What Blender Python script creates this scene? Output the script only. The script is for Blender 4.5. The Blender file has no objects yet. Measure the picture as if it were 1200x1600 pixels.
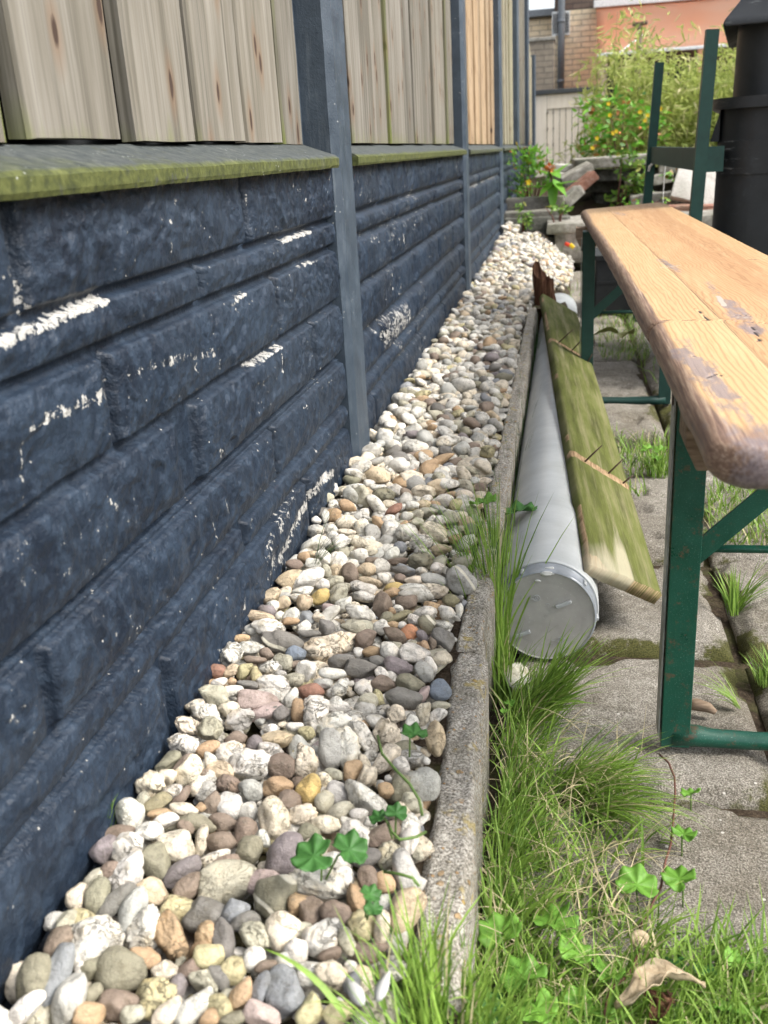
import bpy, bmesh, math, random
import numpy as np
from mathutils import Vector, Matrix
R = math.radians
rng = np.random.default_rng(7); random.seed(7)
C = bpy.context.scene.collection
scn = bpy.context.scene
# ------------------------------------------------------------------ camera
F_, PITCH, ROLL, YAW, CH = 1506.6, 0.3535, -0.0592, -0.1961, 0.4689
cy, sy = math.cos(YAW), math.sin(YAW)
fwd = np.array([sy*math.cos(PITCH), cy*math.cos(PITCH), -math.sin(PITCH)])
_r = np.array([cy, -sy, 0.]); _u = np.cross(_r, fwd)
cr = _r*math.cos(ROLL)+_u*math.sin(ROLL); cu = -_r*math.sin(ROLL)+_u*math.cos(ROLL)
CAMP = np.array([0, 0, CH])
cam = bpy.data.cameras.new('camera'); camo = bpy.data.objects.new('camera', cam); C.objects.link(camo)
m = Matrix.Identity(4)
for i in range(3):
    m[i][0] = cr[i]; m[i][1] = cu[i]; m[i][2] = -fwd[i]; m[i][3] = CAMP[i]
camo.matrix_world = m
cam.sensor_fit = 'VERTICAL'; cam.sensor_height = 36; cam.sensor_width = 27
cam.lens = 36*F_/1600; cam.clip_start = 0.02; cam.clip_end = 600
cam.dof.use_dof = True; cam.dof.focus_distance = 1.15; cam.dof.aperture_fstop = 11
scn.camera = camo
scn.render.resolution_x = 768; scn.render.resolution_y = 1024
# ------------------------------------------------------------------ sky, sun, exposure
SUN_EL, SUN_AZ = R(46), R(97)          # azimuth clockwise from +Y
w = bpy.data.worlds.new("World"); scn.world = w; w.use_nodes = True
nt = w.node_tree; nt.nodes.clear()
sky = nt.nodes.new('ShaderNodeTexSky'); sky.sky_type = 'NISHITA'; sky.sun_disc = False
sky.sun_elevation = SUN_EL; sky.sun_rotation = SUN_AZ; sky.air_density = 1.0; sky.dust_density = 4.0; sky.ozone_density = 1.0
hs = nt.nodes.new('ShaderNodeHueSaturation'); hs.inputs['Saturation'].default_value = 0.38; hs.inputs['Value'].default_value = 1.0
bg = nt.nodes.new('ShaderNodeBackground'); bg.inputs['Strength'].default_value = 0.15
out = nt.nodes.new('ShaderNodeOutputWorld')
nt.links.new(sky.outputs[0], hs.inputs['Color']); nt.links.new(hs.outputs[0], bg.inputs[0]); nt.links.new(bg.outputs[0], out.inputs[0])
sl = bpy.data.lights.new('sun', 'SUN'); sl.energy = 1.2; sl.angle = R(22); sl.color = (1, .955, .88)
so = bpy.data.objects.new('sun', sl); C.objects.link(so)
sd = Vector((math.sin(SUN_AZ)*math.cos(SUN_EL), math.cos(SUN_AZ)*math.cos(SUN_EL), math.sin(SUN_EL)))
so.rotation_euler = sd.to_track_quat('Z', 'Y').to_euler()
scn.view_settings.view_transform = 'Standard'; scn.view_settings.look = 'None'
scn.view_settings.exposure = 1.5; scn.view_settings.gamma = 1

def P(x, y, ax, val):
    "photo ray through (x, y) met with the plane axis=val: a measured place in the yard"
    d = fwd+cr*(x-600)/F_+cu*(800-y)/F_
    t = (val-CAMP[ax])/d[ax]
    return CAMP+d*t
# ------------------------------------------------------------------ helpers
def tag(o, label=None, cat=None, group=None, kind=None):
    if label: o['label'] = label
    if cat: o['category'] = cat
    if group: o['group'] = group
    if kind: o['kind'] = kind
    return o
def thing(name, label, cat, loc=(0, 0, 0), group=None):
    o = bpy.data.objects.new(name, None); C.objects.link(o); o.location = loc; o.empty_display_size = .05
    return tag(o, label, cat, group)
def raw(name, V, Fc, mat, parent=None, smooth=False, attrs=None, cols=None):
    "V world coordinates; parent offset handled"
    V = np.asarray(V, float).reshape(-1, 3)
    off = np.array(parent.matrix_world.translation if False else wloc(parent)) if parent is not None else np.zeros(3)
    me = bpy.data.meshes.new(name)
    if isinstance(Fc, np.ndarray):
        n, k = Fc.shape
        me.vertices.add(len(V)); me.vertices.foreach_set('co', (V-off).astype(np.float32).ravel())
        me.loops.add(n*k); me.loops.foreach_set('vertex_index', Fc.astype(np.int32).ravel())
        me.polygons.add(n); me.polygons.foreach_set('loop_start', np.arange(0, n*k, k, dtype=np.int32))
        me.polygons.foreach_set('loop_total', np.full(n, k, dtype=np.int32))
        me.update(calc_edges=True)
    else:
        me.from_pydata([tuple(v) for v in (V-off)], [], [tuple(int(i) for i in f) for f in Fc])
    if smooth: me.polygons.foreach_set('use_smooth', np.ones(len(me.polygons), dtype=bool))
    for k, a in (attrs or {}).items():
        at = me.attributes.new(k, 'FLOAT', 'POINT'); at.data.foreach_set('value', np.asarray(a, np.float32).ravel())
    for k, a in (cols or {}).items():
        at = me.attributes.new(k, 'FLOAT_COLOR', 'POINT'); a = np.asarray(a, np.float32)
        if a.shape[1] == 3: a = np.hstack([a, np.ones((len(a), 1), np.float32)])
        at.data.foreach_set('color', a.ravel())
    me.validate()
    o = bpy.data.objects.new(name, me); C.objects.link(o)
    if mat: me.materials.append(mat)
    if parent is not None: o.parent = parent
    return o
def wloc(o):
    v = Vector((0, 0, 0))
    while o is not None: v = v+o.location; o = o.parent
    return v
class MB:
    def __init__(s): s.V = []; s.F = []; s.n = 0
    def add(s, V, Fc):
        V = [tuple(map(float, v)) for v in V]
        s.V += V; s.F += [tuple(int(i)+s.n for i in f) for f in Fc]; s.n += len(V); return s
    def box(s, c, size, rot=None, bev=.0, jit=0, seg=2):
        bm = bmesh.new(); bmesh.ops.create_cube(bm, size=1)
        for v in bm.verts: v.co = Vector((v.co.x*size[0], v.co.y*size[1], v.co.z*size[2]))
        if bev > 0: bmesh.ops.bevel(bm, geom=bm.edges[:], offset=bev, segments=seg, profile=.6, affect='EDGES')
        if jit:
            for v in bm.verts: v.co += Vector((random.uniform(-jit, jit), random.uniform(-jit, jit), random.uniform(-jit, jit)))
        M = rot.to_matrix() if isinstance(rot, type(Matrix().to_euler())) else (rot if rot is not None else Matrix.Identity(3))
        bm.verts.index_update()
        V = [M @ v.co+Vector(c) for v in bm.verts]; Fc = [[v.index for v in f.verts] for f in bm.faces]; bm.free()
        return s.add(V, Fc)
    def tube(s, pts, rad, n=8, cap=True):
        pts = [Vector(p) for p in pts]; rads = rad if hasattr(rad, '__len__') else [rad]*len(pts)
        V = []; Fc = []; pr = None
        for i, p in enumerate(pts):
            t = (pts[min(i+1, len(pts)-1)]-pts[max(i-1, 0)])
            if t.length < 1e-9: t = Vector((0, 0, 1))
            t.normalize()
            if pr is None: a = t.orthogonal().normalized()
            else: a = (pr-t*pr.dot(t)).normalized()
            pr = a; b = t.cross(a)
            for k in range(n):
                th = 2*math.pi*k/n; V.append(p+(a*math.cos(th)+b*math.sin(th))*rads[i])
        for i in range(len(pts)-1):
            for k in range(n):
                Fc.append((i*n+k, i*n+(k+1) % n, (i+1)*n+(k+1) % n, (i+1)*n+k))
        if cap: Fc.append(tuple(range(n))[::-1]); Fc.append(tuple((len(pts)-1)*n+k for k in range(n)))
        return s.add(V, Fc)
    def prism(s, poly, p0, ax_u, ax_v, ax_w, ln, bev=0):
        "2-D polygon in (u, v) pushed ln along w"
        p0 = Vector(p0); u = Vector(ax_u); v = Vector(ax_v); wv = Vector(ax_w)
        n = len(poly); V = [p0+u*a+v*b for a, b in poly]+[p0+u*a+v*b+wv*ln for a, b in poly]
        Fc = [tuple(range(n))[::-1], tuple(range(n, 2*n))]+[(i, (i+1) % n, n+(i+1) % n, n+i) for i in range(n)]
        return s.add(V, Fc)
    def build(s, name, mat, parent=None, smooth=False, attrs=None):
        o = raw(name, s.V, s.F, mat, parent, smooth, attrs)
        bm = bmesh.new(); bm.from_mesh(o.data); bmesh.ops.recalc_face_normals(bm, faces=bm.faces); bm.to_mesh(o.data); bm.free()
        return o
# numpy noise -------------------------------------------------------
_T = rng.random((256, 256))
def vn(x, y, s=0):
    x = np.asarray(x)+s*17.31; y = np.asarray(y)+s*7.77
    xi = np.floor(x).astype(int); yi = np.floor(y).astype(int); fx = x-xi; fy = y-yi
    fx = fx*fx*(3-2*fx); fy = fy*fy*(3-2*fy)
    a = _T[xi & 255, yi & 255]; b = _T[(xi+1) & 255, yi & 255]; c = _T[xi & 255, (yi+1) & 255]; d = _T[(xi+1) & 255, (yi+1) & 255]
    return (a*(1-fx)+b*fx)*(1-fy)+(c*(1-fx)+d*fx)*fy
def fbm(x, y, s=0, o=4, g=.5):
    t = 0; a = 1; n = 0
    for k in range(o): t = t+a*vn(x*2**k, y*2**k, s+k*3); n += a; a *= g
    return t/n
def sst(e0, e1, x):
    t = np.clip((x-e0)/(e1-e0), 0, 1); return t*t*(3-2*t)
# ------------------------------------------------------------------ materials
class Mt:
    def __init__(s, name, rough=.8, spec=.4):
        s.m = bpy.data.materials.new(name); s.m.use_nodes = True; s.t = s.m.node_tree
        s.b = s.t.nodes['Principled BSDF']; s.b.inputs['Roughness'].default_value = rough
        s.b.inputs['Specular IOR Level'].default_value = spec
    def n(s, typ, **kw):
        nd = s.t.nodes.new('ShaderNode'+typ)
        for k, v in kw.items():
            if k in nd.inputs.keys(): nd.inputs[k].default_value = v
            else: setattr(nd, k, v)
        return nd
    def l(s, a, b): s.t.links.new(a, b)
    def coord(s, kind='Object', scale=(1, 1, 1)):
        if kind == 'Position': o = s.n('NewGeometry').outputs['Position']
        else: o = s.n('TexCoord').outputs[kind]
        mp = s.n('Mapping'); mp.inputs['Scale'].default_value = scale; s.l(o, mp.inputs['Vector']); return mp.outputs[0]
    def noise(s, vec, scale, detail=4, rough=.55, dist=0):
        nd = s.n('TexNoise'); nd.inputs['Scale'].default_value = scale; nd.inputs['Detail'].default_value = detail
        nd.inputs['Roughness'].default_value = rough; nd.inputs['Distortion'].default_value = dist
        s.l(vec, nd.inputs['Vector']); return nd.outputs[0]
    def vor(s, vec, scale, feature='F1', rnd=1, out='Distance'):
        nd = s.n('TexVoronoi'); nd.feature = feature; nd.inputs['Scale'].default_value = scale
        nd.inputs['Randomness'].default_value = rnd; s.l(vec, nd.inputs['Vector']); return nd.outputs[out]
    def ramp(s, f, stops):
        nd = s.n('ValToRGB'); e = nd.color_ramp.elements
        while len(e) < len(stops): e.new(.5)
        for i, (p, c) in enumerate(stops):
            e[i].position = p; e[i].color = (*c, 1) if hasattr(c, '__len__') else (c, c, c, 1)
        s.l(f, nd.inputs[0]); return nd.outputs[0]
    def rng(s, f, a, b, c=0, d=1, smooth=False):
        nd = s.n('MapRange'); nd.interpolation_type = 'SMOOTHSTEP' if smooth else 'LINEAR'
        for i, v in zip((1, 2, 3, 4), (a, b, c, d)): nd.inputs[i].default_value = v
        s.l(f, nd.inputs[0]); return nd.outputs[0]
    def val(s, x):
        return x
    def math(s, op, a, b=None, c=None):
        nd = s.n('Math', operation=op)
        for i, v in enumerate((a, b, c)):
            if v is None: continue
            if isinstance(v, (int, float)): nd.inputs[i].default_value = v
            else: s.l(v, nd.inputs[i])
        return nd.outputs[0]
    def mix(s, f, a, b, typ='MIX'):
        nd = s.n('Mix', data_type='RGBA', blend_type=typ)
        for i, v in ((0, f), (6, a), (7, b)):
            if isinstance(v, (int, float)): nd.inputs[i].default_value = v
            elif isinstance(v, tuple): nd.inputs[i].default_value = (*v, 1)
            else: s.l(v, nd.inputs[i])
        return nd.outputs[2]
    def attr(s, name, o='Fac'):
        nd = s.n('Attribute', attribute_name=name); return nd.outputs[o]
    def orand(s): return s.n('ObjectInfo').outputs['Random']
    def col(s, c):
        if isinstance(c, tuple): s.b.inputs['Base Color'].default_value = (*c, 1)
        else: s.l(c, s.b.inputs['Base Color'])
        return s
    def rgh(s, f): s.l(f, s.b.inputs['Roughness']); return s
    def bump(s, h, dist=.002, strength=1):
        nd = s.n('Bump'); nd.inputs['Distance'].default_value = dist; nd.inputs['Strength'].default_value = strength
        s.l(h, nd.inputs['Height'])
        s.l(nd.outputs[0], s.b.inputs['Normal']); return s

M = {}
def _mk():
    # painted rock-face concrete
    a = Mt('navy_painted_concrete', .6, .32); v = a.coord('Position')
    n1 = a.noise(v, 7, 5, .6); n2 = a.noise(v, 60, 4, .65); n3 = a.noise(v, 260, 3, .6)
    base = a.ramp(n1, [(.3, (.0052, .0098, .019)), (.5, (.0085, .0160, .029)), (.72, (.018, .031, .052))])
    base = a.mix(a.rng(n2, .45, .75), base, (.027, .043, .068))
    base = a.mix(a.rng(a.noise(v, 2.2, 3), .5, .75, 0, .25), base, (.05, .066, .085))
    ch = a.attr('chip'); nn = a.math('ADD', a.math('MULTIPLY', n2, .4), a.math('MULTIPLY', a.noise(v, 150, 5, .75), .6))
    f = a.math('SUBTRACT', a.math('ADD', a.math('MULTIPLY', ch, .92), a.math('MULTIPLY', a.math('SUBTRACT', nn, .5), 3.6)), .70)
    fm = a.rng(f, -.015, .02)
    sp = a.vor(v, 75); spf = a.math('MULTIPLY', a.rng(sp, .05, .10, 1, 0), a.rng(a.noise(v, 16, 3), .50, .60))
    fm = a.math('MAXIMUM', fm, spf)
    wht = a.ramp(n3, [(.3, (.22, .215, .20)), (.6, (.42, .415, .39))])
    a.col(a.mix(fm, base, wht)); a.rgh(a.rng(fm, 0, 1, .5, .9))
    a.bump(a.math('SUBTRACT', a.math('ADD', a.math('MULTIPLY', n2, .8), a.math('MULTIPLY', n3, .35)), a.math('MULTIPLY', fm, .3)), .0035, .9)
    M['wall'] = a.m
    # painted post
    a = Mt('slate_painted_post', .5, .5); v = a.coord('Position'); vs = a.coord('Position', (30, 30, 3))
    n1 = a.noise(v, 25, 5, .7); n2 = a.noise(vs, 2, 5, .7)
    base = a.ramp(n1, [(.3, (.026, .039, .055)), (.6, (.041, .059, .080)), (.8, (.07, .092, .112))])
    base = a.mix(a.rng(n2, .55, .75, 0, .8), base, (.10, .122, .142))
    sp = a.math('MULTIPLY', a.rng(a.vor(v, 110), .09, .15, 1, 0), a.rng(a.noise(v, 9, 2), .55, .65))
    a.col(a.mix(sp, base, (.45, .46, .44))); a.rgh(a.rng(n1, .3, .7, .38, .62)); a.bump(a.noise(v, 320, 3, .7), .001, .6); M['post'] = a.m
    # cap rail with algae on the front
    a = Mt('algae_stained_rail', .75, .3); v = a.coord('Position'); n1 = a.noise(v, 16, 5, .65); n2 = a.noise(v, 90, 4, .7)
    base = a.ramp(n2, [(.3, (.03, .038, .04)), (.6, (.065, .073, .07)), (.8, (.14, .145, .125))])
    g = a.attr('algae'); gf = a.math('SUBTRACT', a.math('ADD', g, a.math('MULTIPLY', n1, .8)), .75)
    gc = a.ramp(n2, [(.3, (.024, .030, .011)), (.5, (.060, .070, .018)), (.75, (.115, .125, .038))])
    c = a.mix(a.rng(gf, -.05, .3), base, gc)
    dk = a.math('MULTIPLY', a.rng(a.noise(v, 70, 3, .8), .58, .64), a.rng(a.noise(v, 11, 2), .52, .6))
    c = a.mix(dk, c, (.05, .055, .04))
    sp = a.math('MULTIPLY', a.rng(a.vor(v, 130), .08, .14, 1, 0), a.rng(a.noise(v, 14, 2), .53, .62)); c = a.mix(sp, c, (.4, .42, .4))
    a.col(c); a.bump(n2, .0015, .8); M['rail'] = a.m
    # weathered fence boards, grain along Z
    def boards(name, cols, green):
        a = Mt(name, .85, .2); tc = a.n('TexCoord').outputs['Object']; rn = a.orand()
        cb = a.n('CombineXYZ'); a.l(a.math('MULTIPLY', rn, 37.), cb.inputs[0]); a.l(a.math('MULTIPLY', rn, 91.), cb.inputs[2])
        ad = a.n('VectorMath', operation='ADD'); a.l(tc, ad.inputs[0]); a.l(cb.outputs[0], ad.inputs[1])
        def mp(s):
            m_ = a.n('Mapping'); m_.inputs['Scale'].default_value = s; a.l(ad.outputs[0], m_.inputs[0]); return m_.outputs[0]
        big = a.noise(mp((6, 14, 1.6)), 1, 4, .6, .8); fib = a.noise(mp((200, 260, 5)), 1, 5, .7, .3); mid = a.noise(mp((30, 55, 3)), 1, 4, .6, .6)
        # cathedral grain
        gr = a.n('TexWave', wave_type='RINGS', rings_direction='Z'); gr.inputs['Scale'].default_value = 1; gr.inputs['Distortion'].default_value = 5
        a.l(mp((28, 50, 2.2)), gr.inputs[0]); gr.inputs['Detail'].default_value = 2
        f = a.math('ADD', a.math('MULTIPLY', big, .45), a.math('ADD', a.math('MULTIPLY', mid, .35), a.math('MULTIPLY', fib, .3)))
        c = a.ramp(f, [(.32, cols[0]), (.5, cols[1]), (.7, cols[2])])
        c = a.mix(a.rng(gr.outputs[1], .6, 1, 0, .6), c, cols[0]); c = a.mix(a.rng(a.noise(mp((60, 110, 1.5)), 1, 4, .7), .5, .7, 0, .5), c, tuple(x*.6 for x in cols[0]))
        c = a.mix(a.rng(fib, .56, .75, 0, .55), c, tuple(x*.45 for x in cols[0]))
        mm = mp((1, 1, 1)); sx = a.n('SeparateXYZ'); a.l(mm, sx.inputs[0]); cb2 = a.n('CombineXYZ'); a.l(a.math('MULTIPLY', sx.outputs[1], 15.), cb2.inputs[0]); a.l(a.math('MULTIPLY', a.math('ADD', sx.outputs[2], a.math('MULTIPLY', rn, 50.)), 5.5), cb2.inputs[1]); vk = a.n('TexVoronoi', voronoi_dimensions='2D'); vk.inputs['Scale'].default_value = 1; a.l(cb2.outputs[0], vk.inputs[0]); kv = a.math('ADD', vk.outputs['Distance'], a.math('MULTIPLY', mid, .10)); k1 = a.rng(kv, .095, .125, 1, 0); k2 = a.rng(kv, .12, .26, .55, 0)
        c = a.mix(k2, c, (.16, .10, .06)); c = a.mix(k1, c, (.05, .033, .025))
        al = a.attr('algae'); af = a.math('SUBTRACT', a.math('ADD', al, a.math('MULTIPLY', mid, .7)), .8)
        c = a.mix(a.rng(af, 0, .4, 0, green), c, (.125, .145, .04))
        br = a.mix(1.0, c, a.ramp(rn, [(0, (.82, .82, .82)), (1, (1.12, 1.1, 1.06))]), 'MULTIPLY')
        a.col(br); a.bump(a.math('SUBTRACT', a.math('ADD', a.math('MULTIPLY', fib, .5), a.math('MULTIPLY', gr.outputs[1], -.25)), a.math('MULTIPLY', k1, .5)), .0016, .8); return a.m
    M['board'] = boards('weathered_grey_board', [(.082, .075, .058), (.155, .144, .12), (.255, .243, .215)], .85)
    M['board_tan'] = boards('newer_tan_board', [(.20, .135, .078), (.31, .225, .14), (.44, .35, .25)], .3)
    M['board_pale'] = boards('faded_greenish_board', [(.16, .14, .095), (.25, .23, .165), (.35, .33, .26)], .5)
    M['board_back'] = boards('greenish_back_board', [(.16, .14, .09), (.25, .23, .15), (.33, .31, .22)], 1)  # back-layer boards in their own greenish tone, full algae
    # pebbles
    a = Mt('river_pebble', .62, .4); v = a.coord('Position'); c = a.attr('col', 'Color'); ve = a.attr('vein')
    n1 = a.noise(v, 55, 4, .6); n2 = a.noise(v, 260, 4, .7); n3 = a.noise(v, 900, 2, .6)
    cc = a.mix(1.0, c, a.ramp(n1, [(.28, (.56, .53, .46)), (.44, (.92, .91, .88)), (.72, (1.16, 1.16, 1.16))]), 'MULTIPLY')
    cc = a.mix(a.math('MULTIPLY', a.rng(n1, .5, .7, 0, .5), ve), cc, a.mix(1.0, c, (1.0, .78, .42), 'MULTIPLY'))
    rd = a.math('ABSOLUTE', a.math('SUBTRACT', a.noise(v, 75, 5, .6, 1.2), .5)); crack = a.math('MULTIPLY', a.rng(rd, .008, .03, 1, 0), a.rng(a.noise(v, 40, 2), .42, .58))
    cc = a.mix(a.math('MULTIPLY', crack, a.math('MULTIPLY', ve, .7)), cc, (.10, .09, .06))
    cc = a.mix(a.math('MULTIPLY', a.rng(n2, .52, .68, 0, .75), a.rng(a.noise(v, 30, 3), .35, .65)), cc, (.10, .09, .065))
    cc = a.mix(1.0, cc, a.ramp(n3, [(.2, .86), (.8, 1.12)]), 'MULTIPLY')
    st = a.attr('stripe'); w1 = a.n('TexWave'); w1.bands_direction = 'DIAGONAL'; w1.inputs['Scale'].default_value = 14; w1.inputs['Distortion'].default_value = 4
    a.l(v, w1.inputs[0]); cc = a.mix(a.math('MULTIPLY', st, a.rng(w1.outputs[1], .93, .98)), cc, (.66, .62, .5))
    a.col(cc); a.rgh(a.rng(n1, .3, .7, .5, .75))
    a.bump(a.math('ADD', a.math('MULTIPLY', n2, .7), a.math('SUBTRACT', a.math('MULTIPLY', n3, .2), a.math('MULTIPLY', crack, a.math('MULTIPLY', ve, .8)))), .0026, 1); M['pebble'] = a.m
    # exposed aggregate kerb
    a = Mt('aggregate_concrete', .9, .25); v = a.coord('Position'); vo = a.n('TexVoronoi'); vo.inputs['Scale'].default_value = 230; a.l(v, vo.inputs[0])
    big = a.noise(v, 26, 4, .6); c = a.ramp(a.noise(v, 420, 3, .7), [(.33, (.10, .092, .078)), (.48, (.32, .295, .25)), (.64, (.62, .59, .52))])
    pc = a.ramp(a.n('SeparateColor').outputs[0], [(0, .3), (1, .3)])
    sep = a.n('SeparateColor'); a.l(vo.outputs['Color'], sep.inputs[0])
    pc = a.ramp(sep.outputs[0], [(.0, (.16, .14, .11)), (.4, (.42, .39, .33)), (.7, (.62, .60, .54)), (.9, (.42, .27, .13))])
    vo2 = a.n('TexVoronoi'); vo2.inputs['Scale'].default_value = 120; a.l(v, vo2.inputs[0]); sep2 = a.n('SeparateColor'); a.l(vo2.outputs['Color'], sep2.inputs[0])
    pm = a.math('MULTIPLY', a.rng(vo.outputs['Distance'], .28, .38, 1, 0), a.rng(sep.outputs[1], .45, .5))
    c = a.mix(pm, c, pc); pm2 = a.math('MULTIPLY', a.rng(vo2.outputs['Distance'], .30, .36, 1, 0), a.rng(sep2.outputs[1], .74, .76))
    c = a.mix(pm2, c, a.ramp(sep2.outputs[0], [(.2, (.6, .57, .5)), (.8, (.36, .24, .11))]))
    li = a.math('MULTIPLY', a.rng(a.noise(v, 34, 3, .7), .60, .66), .7); c = a.mix(li, c, (.42, .33, .10))
    c = a.mix(a.rng(big, .45, .75, 0, .55), c, (.12, .11, .07)); a.col(c)
    a.bump(a.math('ADD', a.math('MULTIPLY', pm, .6), a.math('ADD', a.noise(v, 330, 4, .7), a.math('MULTIPLY', pm2, .7))), .003, 1); M['kerb'] = a.m
    # paving
    a = Mt('worn_concrete_slab', .9, .25); v = a.coord('Position'); f1 = a.noise(v, 520, 3, .75); f2 = a.noise(v, 60, 5, .7); f3 = a.noise(v, 8, 4, .6)
    c = a.ramp(f1, [(.34, (.10, .092, .078)), (.5, (.28, .262, .23)), (.64, (.55, .525, .48))])
    c = a.mix(1.0, c, a.ramp(f2, [(.3, (.68, .66, .62)), (.7, (1.18, 1.17, 1.15))]), 'MULTIPLY')
    c = a.mix(a.rng(f3, .42, .62, 0, .55), c, a.mix(1.0, c, (.48, .44, .36), 'MULTIPLY'))
    vo = a.n('TexVoronoi'); vo.inputs['Scale'].default_value = 90; a.l(v, vo.inputs[0]); sp = a.n('SeparateColor'); a.l(vo.outputs['Color'], sp.inputs[0])
    c = a.mix(a.math('MULTIPLY', a.rng(vo.outputs['Distance'], .12, .18, 1, 0), a.rng(sp.outputs[0], .86, .88)), c, (.62, .6, .55))
    ms = a.attr('moss'); mf = a.rng(a.math('SUBTRACT', a.math('ADD', ms, a.math('MULTIPLY', f2, 1.5)), 1.35), -.03, .22)
    c = a.mix(mf, c, a.ramp(f1, [(.35, (.035, .036, .012)), (.6, (.105, .105, .032))]))
    a.col(c); a.bump(a.math('ADD', f1, a.math('MULTIPLY', f2, 1.2)), .0035, 1); M['slab'] = a.m
    a = Mt('damp_soil', .95, .2); v = a.coord('Position'); c = a.ramp(a.noise(v, 160, 5, .75), [(.3, (.025, .018, .011)), (.55, (.075, .055, .037)), (.75, (.18, .14, .10))])
    c = a.mix(a.rng(a.noise(v, 18, 4, .6), .5, .62, 0, .6), c, (.065, .075, .02)); a.col(c); a.bump(a.noise(v, 120, 5, .75), .01, 1); M['soil'] = a.m
    # pipe
    a = Mt('grey_plastic_pipe', .38, .5); v = a.coord('Position'); c = a.ramp(a.noise(v, 14, 4, .6), [(.3, (.36, .385, .395)), (.7, (.47, .495, .50))])
    rg = a.noise(a.coord('Position', (3, 160, 3)), 1, 3, .6); c = a.mix(a.rng(rg, .5, .8, 0, .3), c, (.5, .52, .52))
    c = a.mix(a.rng(a.noise(v, 320, 3, .7), .62, .74, 0, .5), c, (.2, .21, .2))
    c = a.mix(a.rng(a.noise(v, 6, 3, .6), .55, .75, 0, .35), c, (.24, .25, .22)); a.col(c); a.rgh(a.rng(rg, .3, .7, .3, .5)); a.bump(rg, .0004, .5); M['pipe'] = a.m
    a = Mt('grey_cap_plastic', .5, .4); v = a.coord('Position'); c = a.ramp(a.noise(v, 30, 4, .6), [(.3, (.30, .295, .28)), (.7, (.38, .375, .355))])
    c = a.mix(a.rng(a.noise(v, 420, 2, .6), .66, .72, 0, .5), c, (.5, .5, .48)); a.col(c); a.bump(a.noise(v, 90, 3), .0004, .5); M['cap'] = a.m
    a = Mt('glossy_sleeve', .2, .6); v = a.coord('Position'); c = a.ramp(a.noise(v, 40, 4, .6), [(.3, (.17, .19, .215)), (.7, (.26, .285, .31))]); a.col(c); M['sleeve'] = a.m
    a = Mt('whitish_glue', .7, .3); a.col((.62, .63, .62)); M['glue'] = a.m
    a = Mt('raised_plastic', .35, .5); a.col((.36, .38, .39)); M['lug'] = a.m
    a = Mt('painted_gap_shade', .8, .2); a.col((.02, .022, .024)); M['gap_shade'] = a.m  # near-black colour standing in for the shade behind the fence boards
    # mossy plank
    a = Mt('mossy_plank', .85, .2); vv = a.coord('Position'); cb = a.n('CombineXYZ'); a.l(a.attr('pu'), cb.inputs[0]); a.l(a.attr('pv'), cb.inputs[1])
    def pm(s_):
        m_ = a.n('Mapping'); m_.inputs['Scale'].default_value = s_; a.l(cb.outputs[0], m_.inputs[0]); return m_.outputs[0]
    g = a.noise(pm((60, 2.5, 1)), 1, 5, .7, .2); fb = a.noise(pm((330, 14, 1)), 1, 4, .7)
    c = a.ramp(a.noise(pm((34, 5, 1)), 1, 4, .6), [(.3, (.055, .063, .017)), (.5, (.105, .12, .030)), (.72, (.18, .185, .075))])
    c = a.mix(a.rng(g, .48, .72, 0, .7), c, (.27, .24, .15)); c = a.mix(a.rng(fb, .55, .75, 0, .55), c, (.075, .075, .03))
    br = a.attr('bare'); c = a.mix(a.rng(a.math('SUBTRACT', a.math('ADD', br, a.math('MULTIPLY', fb, .6)), .8), -.05, .15), c, a.ramp(fb, [(.35, (.13, .075, .04)), (.6, (.42, .30, .18))]))
    pl = a.attr('pale'); c = a.mix(a.math('MULTIPLY', a.rng(a.math('SUBTRACT', a.math('ADD', pl, a.math('MULTIPLY', g, .8)), .9), 0, .3), .8), c, (.40, .37, .27))
    a.col(c); a.bump(fb, .002, 1); M['plank'] = a.m
    a = Mt('rusty_nail', .8, .3); a.col((.07, .045, .035)); M['nail'] = a.m
    # green enamel
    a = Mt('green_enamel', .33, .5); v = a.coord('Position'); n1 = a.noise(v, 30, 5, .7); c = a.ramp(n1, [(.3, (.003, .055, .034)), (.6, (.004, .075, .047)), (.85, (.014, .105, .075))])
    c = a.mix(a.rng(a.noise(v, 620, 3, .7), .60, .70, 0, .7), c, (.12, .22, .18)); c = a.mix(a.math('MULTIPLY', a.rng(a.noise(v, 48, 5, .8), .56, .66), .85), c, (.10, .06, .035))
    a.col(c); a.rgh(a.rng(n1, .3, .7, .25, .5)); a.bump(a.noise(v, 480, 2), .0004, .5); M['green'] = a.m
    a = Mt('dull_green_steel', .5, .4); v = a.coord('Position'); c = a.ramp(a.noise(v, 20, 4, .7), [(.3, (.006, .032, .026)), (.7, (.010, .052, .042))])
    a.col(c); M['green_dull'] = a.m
    a = Mt('bare_grey_steel', .45, .5); v = a.coord('Position'); c = a.ramp(a.noise(v, 40, 5, .7), [(.3, (.10, .10, .09)), (.6, (.27, .28, .26))]); a.col(c); M['steel'] = a.m
    # seat timber, grain along Y, u/v in attributes
    a = Mt('worn_pine_seat', .5, .4); u = a.attr('u'); strip0 = a.attr('strip'); vv = a.coord('Position'); sx = a.n('SeparateXYZ'); a.l(vv, sx.inputs[0])
    big = a.noise(a.coord('Position', (12, 1.6, 12)), 1, 4, .6, .6)
    # growth rings: contour lines of a slow stretched field
    ring = a.math('ADD', a.math('MULTIPLY', u, 46.0), a.math('MULTIPLY', big, a.rng(strip0, .3, .4, 6, 15))); rr = a.math('PINGPONG', ring, .5); 
    fib = a.noise(a.coord('Position', (420, 12, 420)), 1, 5, .7); fib2 = a.noise(a.coord('Position', (90, 5, 90)), 1, 4, .6)
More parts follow.
